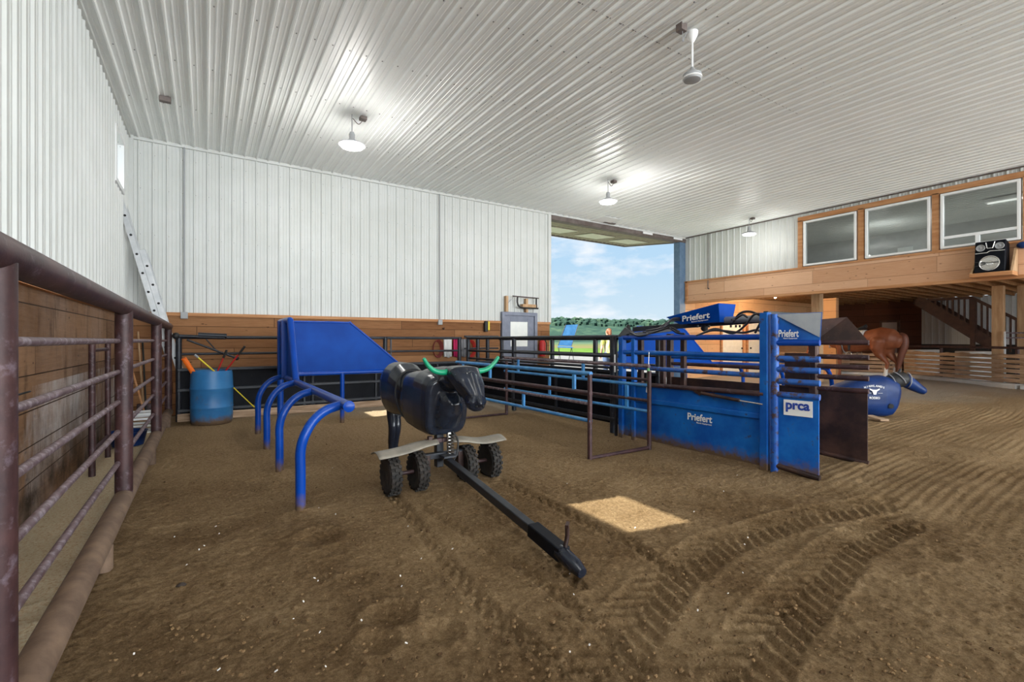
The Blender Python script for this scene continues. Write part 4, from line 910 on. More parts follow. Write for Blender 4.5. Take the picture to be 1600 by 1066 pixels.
# overhead frame
MB().bar((CX+.5, YF+.0, 1.60), (CX+.5, YK+.25, 1.515), .055, .07).build('overhead_beam', M['black_steel'], ch, bev=.006)
MB().bar((CX, YF, 1.63), (CX2, YF, 1.63), .05, .05).build('cross_bar', M['black_steel'], ch, bev=.006); MB().bar((CX, YK-.1, 1.42), (CX2, YK-.1, 1.52), .05).build('cross_bar', M['black_steel'], ch, bev=.006)
MB().tube([(CX+.45, YF+.75, 1.60), (CX+.45, YF+.15, 1.60)], .04, 16).build('hydraulic_cylinder', M['galv_plate'], ch)
MB().blob([(CX+.10, YK, 1.36), (CX+.12, YK, 1.50), (CX+.12, YK, 1.56)], [.06, .04, .022], 12).build('control_valve', M['black'], ch)
MB().prism([(CX+.02, YK+.12, 1.38), (CX+.02, YK-.30, 1.40), (CX+.08, YK, 1.54)], (.06, 0, 0)).build('valve_mount', M['black_steel'], ch, bev=.01)
MB().blob([(CX+.5, YK-.95, 1.50), (CX+.5, YK-.98, 1.60)], [.045, .03], 12).build('control_valve', M['black'], ch)
hs = [[(1010,517,6.3),(1035,512,6.0),(1050,499,6.1),(1064,497,6.2)], [(1005,519,6.3),(1020,520,6.2),(1045,503,6.1),(1066,500,6.2)], [(1095,522,5.6),(1118,514,5.5),(1145,521,5.4),(1165,508,5.3),(1178,492,5.2),(1194,491,5.1)],
      [(1145,505,5.6),(1156,490,5.5),(1172,487,5.4),(1190,494,5.3)], [(1088,525,5.6),(1110,517,5.5),(1130,517,5.4),(1160,520,5.3),(1180,516,5.2),(1190,518,5.2)], [(1046,512,6.0),(1058,520,6.0),(1070,522,5.9)], [(1143,500,5.5),(1150,498,5.5),(1160,492,5.4),(1168,496,5.4)],
      [(985,520,6.5),(1000,525,6.3),(1030,517,6.1),(1048,512,6.0),(1062,519,5.9)], [(1180,520,5.2),(1188,505,5.1),(1192,492,5.0)]]
for h in hs: MB().tube(arc([AT(*p) for p in h], 6), .013, 10).build('hose', M['hose'], ch)
for px in (1090, 1108, 1142, 1150, 1156): p = AT(px, 508, 5.75); MB().lathe([(.012, 0), (.012, -.03)], p, seg=8).build('bolt', M['black'], ch)
# feed hopper shaped control box with lettering
hb0, hb1 = V((CX+.38, 4.30, 0)), V((CX+.38, 3.43, 0))
near = [(hb0.x-.05, 3.95-.05, 1.555), (hb0.x-.05, 3.32, 1.575), (hb0.x-.05, 3.34, 1.86), (hb0.x-.05, 4.12, 1.70)]
def hopper():
    x0, x1 = CX+.30, CX+.62
    a = [V((x0+.03, 4.02, 1.56)), V((x0+.03, 3.44, 1.57)), V((x0-.02, 3.42, 1.80)), V((x0-.02, 4.20, 1.66))]
    b = [V((x1-.03, 4.02, 1.56)), V((x1-.03, 3.44, 1.57)), V((x1+.02, 3.42, 1.80)), V((x1+.02, 4.20, 1.66))]
    mb = MB(); mb.hexa([a[0], a[1], b[1], b[0], a[3], a[2], b[2], b[3]]); o = mb.build('control_box', M['blue_panel'], ch, bev=.006)
    c = (a[0]+a[1]+a[2]+a[3])/4; c.x -= .010; c.z -= .012; c.y -= .0
    rt = V((0, -1, .09)); text('Priefert', .075, c+V((0, -.02, .012)), rt, (0, 0, 1), M['white'], o, bold=.02, width=.40); text('Ranch Equipment', .02, c+V((-.002, -.08, -.042)), rt, (0, 0, 1), M['white'], o, bold=.008, width=.24)
hopper()
c = PXp(1093, 653, CX-.004)
text('Priefert', .085, (CX-.004, c.y, c.z), (0, -1, 0), (0, 0, 1), M['white'], ch, bold=.02, width=.33); text('Ranch Equipment', .022, (CX-.004, c.y-.06, c.z-.065), (0, -1, 0), (0, 0, 1), M['white'], ch, bold=.008, width=.2)
# open head gates
def gate(x, yh, ye, rusty, xe):
    g = MB(); pts = [V((x, yh, 0)), V((xe, ye, 0))]; P = lambda t, z, off=0: V((x+(xe-x)*t-off, yh+(ye-yh)*t, z))
    g.tube([P(0, .02), P(0, 1.58)], .036, 14); fr = g.build('head_gate', M['rust_plate' if rusty else 'blue_rusty'], ch)
    for z in (1.325, 1.165, 1.055, .935, .80): MB().tube([P(0, z), P(1, z)], .030 if not rusty else .028, 14).build('gate_bar', M['rust' if rusty else ('blue_rusty' if z < 1.3 else 'blue')], fr)
    MB().tube([P(.02, .07), P(1, .02)], .030, 14).build('gate_bar', M['rust_plate'], fr)
    MB().prism([P(.06, .08), P(.98, .05), P(.98, .80), P(.06, .80)], (.012, 0, 0)).build('gate_panel', M['rust_plate' if rusty else 'blue_worn'], fr, smooth=0)
    return fr, P
fr, P = gate(CX, YF-.10, 2.20, False, 4.95)
# upper guard: leaning plate
def guard(P, m1, fr, out_, t1=.98, peak=.98):
    a = P(.0, 1.34); b = P(1.0, 1.335); c = P(peak, 1.625); d = P(.0, 1.62); c.x += out_; d.x += out_*.2
    mb = MB(); mb.add([a, b, c, d], [(0, 1, 2, 3)]); oo = mb.build('throat_guard', M[m1], fr, smooth=0); dd = oo.modifiers.new('s', 'SOLIDIFY'); dd.thickness = .01; return a, b, c, d
a, b, c, d = guard(P, 'blue_worn', fr, .06)
mb = MB(); o3 = V((-.010, 0, 0)); mb.add([a+(d-a)*.97+o3, b+(c-b)*.15+o3, b+(c-b)*.98+o3, a+(d-a)*.99+(c-d)*.05+o3], [(0, 1, 2, 3)]); oo = mb.build('bare_metal', M['galv_plate'], fr, smooth=0)
p = PXp(1230, 521, CX-.0); cc = a*.42+b*.30+c*.05+d*.23
text('Priefert', .075, (CX-.006, p.y-.015, p.z), (.05, -1, 0), (0, 0, 1), M['white'], fr, bold=.02, width=.19); text('Ranch Equipment', .018, (CX-.002, p.y-.03, p.z-.052), (.05, -1, 0), (0, 0, 1), M['white'], fr, bold=.008, width=.13)
sg = MB().prism([P(.22, .60, .014), P(.86, .60, .014), P(.86, .755, .014), P(.22, .755, .014)], (.004, 0, 0)).build('gate_sign', M['white'], fr, smooth=0)
text('prca', .095, P(.54, .68, .019), P(1, 0)-P(0, 0), (0, 0, 1), paint('sign_blue', (.01, .05, .34)), sg, bold=.034, width=.215)
fr2, P2 = gate(CX2, YF-.02, 2.18, True, 5.99)
gd = MB(); a, b = P2(0, 1.34), P2(1.02, 1.32); c = P2(.52, 1.61); d = P2(0, 1.585); c.x += .12
gd.add([a, b, c, d], [(0, 1, 2, 3)]); oo = gd.build('throat_guard', M['rust_plate'], fr2, smooth=0); oo.modifiers.new('s', 'SOLIDIFY').thickness = .01
# latch, hung green and white tool on the lane
o = T('latch_hook', 'green and white handled hook hung at the rear of the chute', 'hook', (4.58, 4.2, 1.0))
p0, p1, p2, p3 = AT(1014, 550, 6.12), AT(1013, 577, 6.12), AT(1013, 600, 6.12), AT(1012, 612, 6.12)
MB().tube([p0, p1], .005, 8).build('wire', M['chrome'], o); MB().blob([p1, p2], [.018, .02], 10).build('grip', paint('pale_green', (.16, .45, .18)), o); MB().blob([p2, p3], [.02, .024], 10).build('tip', M['white'], o)

# ------------------------------------------------------------------ lying blue dummy (sled)
sl = T('steer_sled', 'blue plastic lying steer dummy with black head wrap', 'roping dummy', (10.1, 3.75, 0))
ang = math.radians(-44); LX = V((math.cos(ang), math.sin(ang), 0)); LY = V((-LX.y, LX.x, 0)); O = V((9.98, 3.70, 0))
L = lambda x_, y_, z_: O+LX*x_+LY*y_+V((0, 0, z_))
mb = MB()
mb.blob([L(-.72,0,.20), L(-.55,0,.24), L(-.3,0,.29), L(0,0,.35), L(.22,0,.36), L(.38,0,.33)], [(.15,.17),(.24,.24),(.28,.30),(.27,.36),(.25,.37),(.20,.34)], 28, 3.0)
mb.blob([L(.30,0,.50), L(.46,0,.60), L(.55,0,.64)], [(.15,.18),(.11,.13),(.09,.10)], 20)
mb.blob([L(.50,0,.67), L(.63,0,.645), L(.78,0,.545), L(.92,0,.455)], [(.115,.10),(.12,.125),(.088,.10),(.070,.068)], 20)
mb.build('body', M['poly_blue'], sl, rem=.016, sm=5)
mb = MB(); mb.blob([L(.44,0,.60), L(.52,0,.65), L(.61,0,.655)], [(.130,.14),(.138,.145),(.134,.128)], 20); mb.build('head_wrap', M['black'], sl, rem=.014, sm=3)
def ring(x0, z0, x1, z1, r, a0, a1):   # piping hugging the wrap, from ear to jaw
    p0, p1 = L(x0, 0, z0), L(x1, 0, z1); c_ = (p0+p1)/2; u_ = (p0-p1)/2
    return [c_+u_*math.cos(t)-LY*(r*math.sin(t)) for t in [math.radians(a0+(a1-a0)*k/14) for k in range(15)]]
for args in ((.38, .74, .47, .44, .142, 0, 180), (.68, .775, .66, .51, .140, 0, 180), (.45, .79, .62, .56, .150, 20, 160)):
    MB().tube(ring(*args), .010, 8).build('wrap_piping', M['cloth_grey'], sl)
MB().blob([L(.54,0,.76), L(.57,0,.83)], [.028, .018], 10).build('horn_stub', M['black'], sl)
MB().lathe([(.042, 0), (.042, .008), (.03, .010)], L(.30, -.235, .20), -LY, 16).build('tow_hole', M['hole'], sl)
MB().blob([L(-.18,-.05,.655), L(-.05,-.03,.70)], [.025, .02], 8).build('back_handle', M['black'], sl)
tcn_ = L(-.02, -.292, .40); tcn_ = L(.0, -.285, .0)
def onside(x_, z_): return L(x_, -.292+.10*max(0, z_-.42)**1.0, z_)
for i, chh in enumerate('HIGHLANDS'):
    t = (i-4)/4; text(chh, .034, onside(.02+t*.145, .555-.028*t*t), LX-V((0,0,.18*t)), V((0,0,1))+LX*.18*t, M['white'], sl, bold=.02)
text('RODEO', .042, onside(.02, .345), LX, (0, 0, 1), M['white'], sl, bold=.015, width=.16)
mb = MB(); c_ = lambda a_, b_: onside(.02+a_, .46+b_)-LY*.004
mb.prism([c_(-.02, -.055), c_(.02, -.055), c_(.035, .0), c_(.075, .028), (c_(.08, .05)), c_(.03, .028), c_(-.03, .028), c_(-.08, .05), c_(-.075, .028), c_(-.035, 0)], LY*.004); mb.build('skull_logo', M['white'], sl, smooth=0)
mb = MB()
for s in (-1, 1): mb.bar(c_(s*.05, -.03), c_(s*.12, -.03), .004)
mb.build('logo_line', M['white'], sl)
c = G(1366, 656)
tag(MB().bar((c.x-.15, c.y-.2, .03), (c.x+.05, c.y+.1, .05), .14, .03).build('loose_board', M['fence_board'], bev=.004), 'short loose board on dirt between chute and blue lying dummy', 'board')

# ------------------------------------------------------------------ horse
hang = math.radians(90); HX = V((math.cos(hang), math.sin(hang), 0)); HY_ = V((-HX.y, HX.x, 0)); HO = V((17.75, 5.95, .10))
S = 1.09
h_ = lambda x_, y_, z_: HO+HX*(x_*S)+HY_*(y_*S)+V((0, 0, z_*S))
ho = T('horse', 'saddled chestnut horse with white hind sock standing under the mezzanine', 'horse', HO)
mb = MB()
mb.blob([h_(-.22,0,1.12), h_(-.08,0,1.17), h_(.15,0,1.20), h_(.45,0,1.14), h_(.75,0,1.11), h_(1.05,0,1.12), h_(1.28,0,1.16), h_(1.42,0,1.12)],
        [(.20,.23),(.30,.33),(.33,.36),(.31,.33),(.32,.34),(.30,.36),(.26,.32),(.18,.24)], 24)
mb.blob([h_(1.25,0,1.20), h_(1.45,0,1.25), h_(1.66,0,1.22), h_(1.84,0,1.15)], [(.15,.27),(.12,.21),(.10,.17),(.09,.13)], 20)   # lowered neck
mb.blob([h_(1.82,0,1.20), h_(1.95,0,1.09), h_(2.05,0,.93), h_(2.12,0,.78), h_(2.14,0,.70)], [(.095,.12),(.10,.125),(.08,.095),(.06,.07),(.065,.06)], 18)
for s in (-1, 1):
    mb.blob([h_(1.82,s*.06,1.28), h_(1.83,s*.085,1.39)], [(.035,.03),(.015,.012)], 8)
    dx = .10 if s > 0 else -.04
    # hind: thigh, gaskin, hock, cannon, fetlock
    mb.blob([h_(.06+dx,s*.15,1.12), h_(.10+dx,s*.16,.92), h_(.05+dx,s*.15,.74), h_(-.09+dx,s*.14,.56), h_(-.13+dx,s*.14,.50), h_(-.10+dx,s*.14,.30), h_(-.08+dx,s*.14,.14), h_(-.03+dx,s*.14,.07)],
            [(.20,.32),(.175,.29),(.125,.175),(.062,.09),(.056,.075),(.040,.048),(.046,.052),(.046,.048)], 18, up=(1,0,0))
    dx = -.06 if s > 0 else .06
    mb.blob([h_(1.20+dx,s*.15,1.02), h_(1.22+dx,s*.15,.78), h_(1.23+dx,s*.14,.50), h_(1.22+dx,s*.14,.46), h_(1.22+dx,s*.14,.26), h_(1.22+dx,s*.14,.13), h_(1.27+dx,s*.14,.07)],
            [(.12,.18),(.075,.10),(.052,.058),(.05,.055),(.034,.038),(.042,.045),(.042,.045)], 18, up=(1,0,0))
mb.build('body', M['coat'], ho, rem=.022, sm=5)
for (x_, s) in ((-.03+.10, 1), (-.03-.04, -1), (1.27-.06, 1), (1.27+.06, -1)):
    MB().lathe([(.062, 0), (.058, .03), (.048, .08), (.03, .085)], h_(x_+.02, s*.14, -.01), seg=14).build('hoof', M['hoof'], ho)
for x_, s in ((-.10, -1), (.02, 1)): MB().blob([h_(x_-.02, s*.14, .36), h_(x_, s*.14, .16), h_(x_+.05, s*.14, .08)], [.048, .052, .055], 14).build('sock', M['sock'], ho)
tl = arc([h_(-.30,0,1.33), h_(-.37,-.01,1.24), h_(-.37,-.02,1.02), h_(-.30,-.02,.75), h_(-.24,-.02,.42), h_(-.22,-.02,.16)], 6)
MB().blob(tl, [(.035+.065*math.sin(math.pi*min(1, (k+2)/len(tl)*1.05))) for k in range(len(tl))], 14).build('tail', M['hair'], ho)
mb = MB()
for k in range(14): t = k/13; mb.blob([h_(1.32+.5*t,0,1.46-.14*t), h_(1.30+.5*t,-.13,1.36-.14*t), h_(1.30+.5*t,-.16,1.18-.10*t)], [.03, .03, .012], 6)
mb.build('mane', M['hair'], ho)
# tack: pad, saddle, bridle, girth
mb = MB(); vs = []; n = 13
for i in range(7):
    x_ = .52+.62*i/6
    for k in range(n):
        a = math.radians(-15+210*k/(n-1)); rr = .315; vs.append(h_(x_, rr*math.cos(a), 1.12+(.335 if x_ < 1.0 else .36)*math.sin(a)))
mb.add(vs, [(i*n+k, (i+1)*n+k, (i+1)*n+k+1, i*n+k+1) for i in range(6) for k in range(n-1)]); oo = mb.build('saddle_pad', M['sock'], ho); oo.modifiers.new('s', 'SOLIDIFY').thickness = .03
mb = MB(); mb.blob([h_(.58,0,1.53), h_(.72,0,1.485), h_(.90,0,1.49), h_(1.02,0,1.55)], [(.17,.06),(.15,.03),(.15,.035),(.10,.05)], 16); mb.blob([h_(.56,-.12,1.55), h_(.54,0,1.60), h_(.56,.12,1.55)], [.03, .03, .03], 10); mb.blob([h_(1.04,0,1.55), h_(1.06,0,1.66)], [.025, .035], 10)
for s in (-1, 1): mb.blob([h_(.82,s*.27,1.38), h_(.84,s*.345,1.15), h_(.84,s*.35,.85)], [(.06,.10),(.03,.09),(.02,.04)], 12)
sd = mb.build('saddle', M['black'], ho, rem=.016, sm=3)
for s in (-1, 1): MB().tube([h_(.84+.07*math.cos(t*.6283), s*.36, .74+.08*math.sin(t*.6283)) for t in range(11)], .011, 6).build('stirrup', M['chrome'], sd)
MB().tube([h_(1.05, .31*math.cos(t*.3142), 1.10+.335*math.sin(t*.3142)) for t in range(21)], .018, 8).build('girth', M['cloth_grey'], ho)
MB().tube(arc([h_(1.42,.2,1.25), h_(1.50,0,.92), h_(1.42,-.2,1.25)], 8), .016, 8).build('breast_collar', M['white'], ho)
mb = MB()
for a, b, c in (((1.86,.10,1.28),(2.0,.11,1.0),(2.08,.08,.80)), ((1.86,-.10,1.28),(2.0,-.115,1.0),(2.08,-.08,.80))): mb.tube(arc([h_(*a), h_(*b), h_(*c)], 4), .012, 6)
mb.tube([h_(2.02+.03*math.sin(t*.628), .095*math.cos(t*.628), .93+.09*math.sin(t*.628)) for t in range(11)], .012, 6); mb.build('bridle', M['white'], ho)

# ------------------------------------------------------------------ person by the doorway, seen over the chute
pe = T('person', 'person with brown hair in yellow and white top standing near doorway', 'person', (10.2, 10.4, 0))
PO = AT(951, 532, 14.3); PO.z = 0; pa = math.radians(75); PX_ = V((math.cos(pa), math.sin(pa), 0)); PY_ = V((-PX_.y, PX_.x, 0))
q = lambda x_, y_, z_: PO+PX_*x_+PY_*y_+V((0, 0, z_+.0))
mb = MB()
mb.blob([q(0,0,.92), q(0,0,1.05), q(0,0,1.20), q(.0,0,1.36), q(0,0,1.43)], [(.15,.11),(.135,.10),(.16,.115),(.18,.10),(.09,.07)], 18, up=(1,0,0))
mb.blob([q(0,0,1.42), q(.01,0,1.50)], [.052, .05], 12); mb.blob([q(.02,0,1.53), q(.015,0,1.60), q(.0,0,1.66)], [(.06,.075),(.072,.09),(.06,.08)], 16, up=(1,0,0))
mb.blob([q(.10,0,1.575), q(.115,0,1.565)], [.014, .012], 8)
for s in (-1, 1):
    mb.blob([q(0,s*.09,.92), q(.01,s*.10,.50), q(-.01,s*.10,.10)], [.085, .058, .042], 14); mb.blob([q(-.03,s*.10,.05), q(.14,s*.11,.035)], [(.04,.04),(.04,.03)], 12)
    mb.blob([q(0,s*.19,1.37), q(.0,s*.235,1.10), q(.08,s*.22,.90)], [.05, .038, .028], 12); mb.blob([q(.09,s*.22,.88), q(.11,s*.22,.82)], [(.035,.018),(.03,.015)], 10)
    for k in range(4): mb.blob([q(.095+.016*k,s*.22,.83), q(.10+.018*k,s*.215,.755+.01*abs(k-1.5))], [.008, .007], 6)
    mb.blob([q(.08,s*.21,.86), q(.12,s*.19,.81)], [.009, .008], 6)
    mb.blob([q(.01,s*.078,1.585), q(0,s*.085,1.56)], [.012, .01], 8)
mb.build('body', M['skin'], pe, rem=.010, sm=2)
mb = MB(); mb.blob([q(-.01,0,1.60), q(-.02,0,1.655)], [(.085,.092),(.075,.088)], 16, up=(1,0,0)); mb.blob([q(-.06,0,1.62), q(-.10,0,1.52), q(-.09,0,1.40)], [.06, .045, .02], 12); mb.build('hair', M['person_hair'], pe, rem=.012, sm=2)
mb = MB(); mb.blob([q(0,0,.90), q(0,0,1.05), q(0,0,1.20), q(.0,0,1.35), q(0,0,1.42)], [(.17,.13),(.155,.12),(.178,.132),(.195,.115),(.10,.08)], 18, up=(1,0,0))
for s in (-1, 1): mb.blob([q(0,s*.18,1.37), q(.0,s*.215,1.22)], [.066, .055], 12)
mb.build('shirt', M['shirt'], pe, rem=.012, sm=2)
mb = MB(); mb.blob([q(0,-.06,.92), q(0,.06,.92)], [.115, .115], 14)
for s in (-1, 1): mb.blob([q(0,s*.09,.92), q(.01,s*.10,.50), q(-.01,s*.10,.08)], [.10, .072, .058], 14)
mb.build('trousers', M['denim'], pe, rem=.012, sm=2)
for s in (-1, 1):
    MB().blob([q(-.03,s*.10,.055), q(.15,s*.11,.045)], [(.05,.05),(.045,.035)], 12).build('shoe', M['black'], pe); MB().sphere(q(.085, s*.03, 1.60), .011, 8).build('eye', M['white'], pe)

# ------------------------------------------------------------------ outdoor lounge chair
dz = .385; base_p = AT(888, 566, (CH-dz)*F/(566-HZ)); zc0 = (CH-dz)*F/(566-HZ)
lc = T('lounge_chair', 'blue sling folding chair standing outside the big doorway', 'chair', base_p)
A_ = lambda px, py, dzc=0: AT(px, py, zc0+dzc)
quad = [A_(872, 540), A_(893, 541), A_(903, 507, .35), A_(884, 508, .35)]
mb = MB(); mb.prism(quad, (-.012*SN, -.012*CS, 0)); mb.build('backrest', M['mesh_blue'], lc, smooth=0)
mb = MB(); mb.prism([A_(871, 541), A_(893, 542), A_(896, 544, -.5), A_(872, 543, -.5)], (0, 0, .015)); mb.build('seat', M['mesh_blue'], lc, smooth=0)
for a_, b_ in (((872, 540), (884, 507)), ((893, 541), (904, 506))): MB().tube([A_(*a_), A_(*b_, .35)], .014, 8).build('back_frame', M['black'], lc)
for a_, b_, d1_, d2_ in (((872, 543), (877, 566), -.4, .1), ((893, 543), (888, 566), -.4, .1), ((874, 541), (873, 567), .1, -.4), ((893, 542), (897, 567), .1, -.4)): MB().tube([A_(*a_, d1_), A_(*b_, d2_)], .013, 8).build('leg', M['black'], lc)
MB().tube([A_(873, 554, -.1), A_(895, 554, -.1)], .010, 8).build('crossbar', M['black'], lc)

# ------------------------------------------------------------------ yellow thing on the ground beyond the chute
ky = T('yellow_sled', 'low yellow plastic sled on the ground beyond the chute', 'sled', (10.5, 6.9, 0))
c0 = V((10.6, 7.6, .0)); rv = V((CS, -SN, 0))
mb = MB(); mb.blob([c0-rv*.62+V((0,0,.13)), c0-rv*.4+V((0,0,.15)), c0+rv*.4+V((0,0,.15)), c0+rv*.62+V((0,0,.13))], [(.2,.09),(.28,.12),(.28,.12),(.2,.09)], 20, 3); mb.build('hull', M['yellow'], ky)
MB().blob([c0-rv*.35+V((0,0,.275)), c0+rv*.35+V((0,0,.275))], [(.12,.012),(.12,.012)], 14).build('deck_pad', M['grey'], ky)
tw = T('equipment_crate', 'grey plastic tote with pale lid seen through rear of chute', 'crate', (8.6, 6.3, 0))
c = AT(1018, 588, 8.3); MB().box(c.x-.28, c.y-.2, 0, c.x+.28, c.y+.2, .62).build('tote', M['grey'], tw, bev=.03); MB().box(c.x-.30, c.y-.22, .62, c.x+.30, c.y+.22, .70).build('lid', M['white'], tw, bev=.02)

# ------------------------------------------------------------------ under the mezzanine
mb = MB(); mb.box(XR, YB, 0, 24.2, YB+.08, 3.1); struct(mb, 'wall_end', M['wood_mezz'], smooth=0)
def panel_door(x0, x1, n, side):
    o = T('door_%d' % n, '', '', ((x0+x1)/2, YB, 0)); o['kind'] = 'structure'; del o['label']; del o['category']
    MB().box(x0, YB-.05, .02, x1, YB-.01, 2.12).build('door_panel', M['cream'], o, bev=.004)
    mb = MB()
    for z in (.15, .62, 1.1, 1.58): mb.box(x0+.12, YB-.06, z, x1-.12, YB-.05, z+.38)
    mb.build('raised_panel', M['cream'], o, bev=.01)
    mb = MB(); mb.box(x0-.09, YB-.07, 0, x0, YB, 2.2); mb.box(x1, YB-.07, 0, x1+.09, YB, 2.2); mb.box(x0, YB-.07, 2.12, x1, YB, 2.2); mb.build('door_frame', M['timber_trim'], o)
    kx = x1-.1 if side > 0 else x0+.1; MB().sphere((kx, YB-.1, 1.05), .035, 10).build('door_knob', M['black'], o)
a, b, c, d = PYp(1127, 540, YB).x, PYp(1158, 540, YB).x, PYp(1167, 540, YB).x, PYp(1205, 540, YB).x
panel_door(a, b, 3, 1); panel_door(c, d, 4, -1)
# deep back wall: brown boards to the left, white metal with dark wainscot to the right
DX = 24.0
yj = PXp(1440, 480, DX).y
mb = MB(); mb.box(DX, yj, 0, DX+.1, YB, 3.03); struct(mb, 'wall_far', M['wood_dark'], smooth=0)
mb = MB(); corr(mb, -2, yj, 1.2, 3.0, lambda y, z, h: (DX-h, y, z)); struct(mb, 'wall_far.001', paint('dim_white_metal', (.55, .57, .58), rough=.5), smooth=0)
mb = MB(); mb.box(DX-.04, -2, 0, DX+.02, yj, 1.2); struct(mb, 'wall_far.002', M['black'], smooth=0)
for i, (x0, x1, y0) in enumerate(((1304, 1328, 485), (1378, 1402, 490))):
    a = PXp(x0, y0, DX-.05); b = PXp(x1, y0, DX-.05); o = T('door_%d' % (5+i), '', '', (DX-.05, (a.y+b.y)/2, 0)); o['kind'] = 'structure'; del o['label']; del o['category']
    MB().box(DX-.05, b.y, .1, DX, a.y, 2.1).build('door_panel', paint('grey_panel_door', (.30, .27, .27), rough=.6), o, bev=.005)
    mb = MB(); mb.box(DX-.07, a.y, .1, DX, a.y+.08, 2.18); mb.box(DX-.07, b.y-.08, .1, DX, b.y, 2.18); mb.box(DX-.07, b.y, 2.1, DX, a.y, 2.18); mb.build('door_frame', M['brown_dark'], o)
# timber posts
def tpost(px, zc, lb, w_=.24):
    p = AT(px, 500, zc); x, y = p.x, p.y
    tag(MB().box(x-w_/2, y-w_/2, .05, x+w_/2, y+w_/2, 2.93).build('timber_post', M['timber'], bev=.008), lb, 'post', 'square posts carrying the mezzanine')
tpost(1277, 14.5, 'square timber post left of the dark opening, behind the chute')
tpost(1560, 13.7, 'square timber post under the loudspeaker, before the staircase')
tpost(1600, 13.6, 'square timber post at the right edge of the photo')
p = PXp(1292, 480, 19); tag(MB().box(19, p.y-.3, .08, 19.2, p.y+.3, 2.88).build('timber_post', M['wood_mezz'], smooth=0), 'pale boarded pier in the shade beside the left timber post', 'post')
# staircase
st = T('staircase', 'dark brown wooden staircase under the mezzanine with slatted railing', 'staircase', (22.6, 2.5, 0))
SXp = 22.4
s0 = PXp(1432, 468, SXp); s1 = PXp(1552, 540, SXp); 
MB().bar((SXp, s0.y, s0.z), (SXp, s1.y, s1.z), .06, .36, up=(0,0,1)).build('stringer', M['brown_dark'], st)
MB().bar((SXp+1.0, s0.y, s0.z), (SXp+1.0, s1.y, s1.z), .06, .36, up=(0,0,1)).build('stringer', M['brown_dark'], st)
for k in range(12):
    t = (k+.5)/12; p = s0.lerp(s1, t); MB().box(SXp, p.y-.15, p.z-.02, SXp+1.0, p.y+.15, p.z+.02).build('tread', M['brown_dark'], st)
t0 = PXp(1452, 472, SXp); t1 = PXp(1520, 466, SXp); t2 = PXp(1590, 500, SXp)
MB().bar((SXp, t1.y, t1.z), (SXp, t2.y, t2.z), .08, .09).build('handrail', M['brown_dark'], st); MB().bar((SXp, t0.y, t1.z+.02), (SXp, t1.y, t1.z+.02), .08, .09).build('handrail', M['brown_dark'], st)
MB().bar((SXp, t1.y, t1.z), (SXp, t1.y, 0.1), .12, .12).build('newel_post', M['brown_dark'], st)
for k in range(15):
    px = 1462+k*9
    if abs(px-1520) < 4: continue
    a = PXp(px, 500, SXp); u = (a.y-s0.y)/(s1.y-s0.y); zb_ = s0.z+(s1.z-s0.z)*u+.12
    zt_ = t1.z if px < 1520 else t1.z+(t2.z-t1.z)*(a.y-t1.y)/(t2.y-t1.y)
    if zt_ > zb_+.05: MB().bar((SXp, a.y, zb_), (SXp, a.y, zt_), .05).build('baluster', M['brown_dark'], st)

# ------------------------------------------------------------------ board fence behind the horse, with pipe rail
def board_fence(lb, p0, p1, n=6, top=.98):
    p0, p1 = V(p0), V(p1); o = T('board_fence', lb, 'fence', p0); u = (p1-p0).normalized(); p0 = p0+u*.04; p1 = p1-u*.04; L_ = (p1-p0).length; nn = V((-u.y, u.x, 0))
    z = .20
    for k in range(n):
        hh = (top-.20)/n; r4 = random.Random(k+int(p0.x*10)); pts = []
        if k == n-1:    # wavy top board
            m_ = 24; lo = [p0+u*L_*i/m_+V((0, 0, z+.02)) for i in range(m_+1)]; hi = [p0+u*L_*i/m_+V((0, 0, z+hh-.01+.016*math.sin(i*1.9)+.01*math.sin(i*.7))) for i in range(m_+1)]
            mb = MB(); mb.prism(lo+hi[::-1], nn*.035); mb.build('board', M['fence_board'], o, smooth=0)
        else:
            a = p0+V((0, 0, z+hh/2+r4.uniform(-.008, .008))); b = p1+V((0, 0, z+hh/2+r4.uniform(-.008, .008))); MB().bar(a, b, .035, hh-.035).build('board', M['fence_board'], o)
        z += hh
    k = .3
    while k < L_:
        p = p0+u*k-nn*.06; MB().tube([p, p+V((0, 0, 1.12))], .04, 10).build('post', M['rust'], o); k += 2.4
    return o
f0, f1, f2, f3 = V((17.4, 1.6, 0)), V((17.9, 3.0, 0)), V((20.4, 6.4, 0)), V((19.4, 10.2, 0))
o = board_fence('weathered board fence with wavy top at right, below the staircase', f0+(f0-f1)*.8, f1+(f0-f1).normalized()*.08)
o2 = board_fence('weathered board fence running back behind the blue lying dummy', f1, f2)
o3 = board_fence('weathered board fence behind the horse legs, before the boarded wall', f2, f3, 5, .9)
for oo, a, b in ((o, f0+(f0-f1)*.8, f1), (o2, f1, f2)): MB().tube([a+V((0, 0, 1.15)), b+V((0, 0, 1.15))], .035, 12).build('pipe_rail', M['rust'], oo)
mb = MB()
for a, b in ((f0+(f0-f1)*.8, f1), (f1, f2), (f2, f3)):
    u = (b-a).normalized(); nn = V((-u.y, u.x, 0)); mb.bar(a+nn*.15+V((0, 0, .12)), b+nn*.15+V((0, 0, .12)), .34, .16)
struct(mb, 'baseboard_right', M['concrete'], bev=.02)
o = T('pipe_rail_panel', 'thin grey pipe railing beside the timber post at right edge', 'railing', (18.4, 3.0, 0))
a, b = AT(1570, 520, 13.4), AT(1640, 520, 13.0)
for z in (1.42, 1.56): MB().tube([(a.x, a.y, z), (b.x, b.y, z)], .02, 8).build('rail', M['rail_light'], o)
MB().tube([(a.x, a.y, .05), (a.x, a.y, 1.60)], .025, 8).build('upright', M['alu'], o)
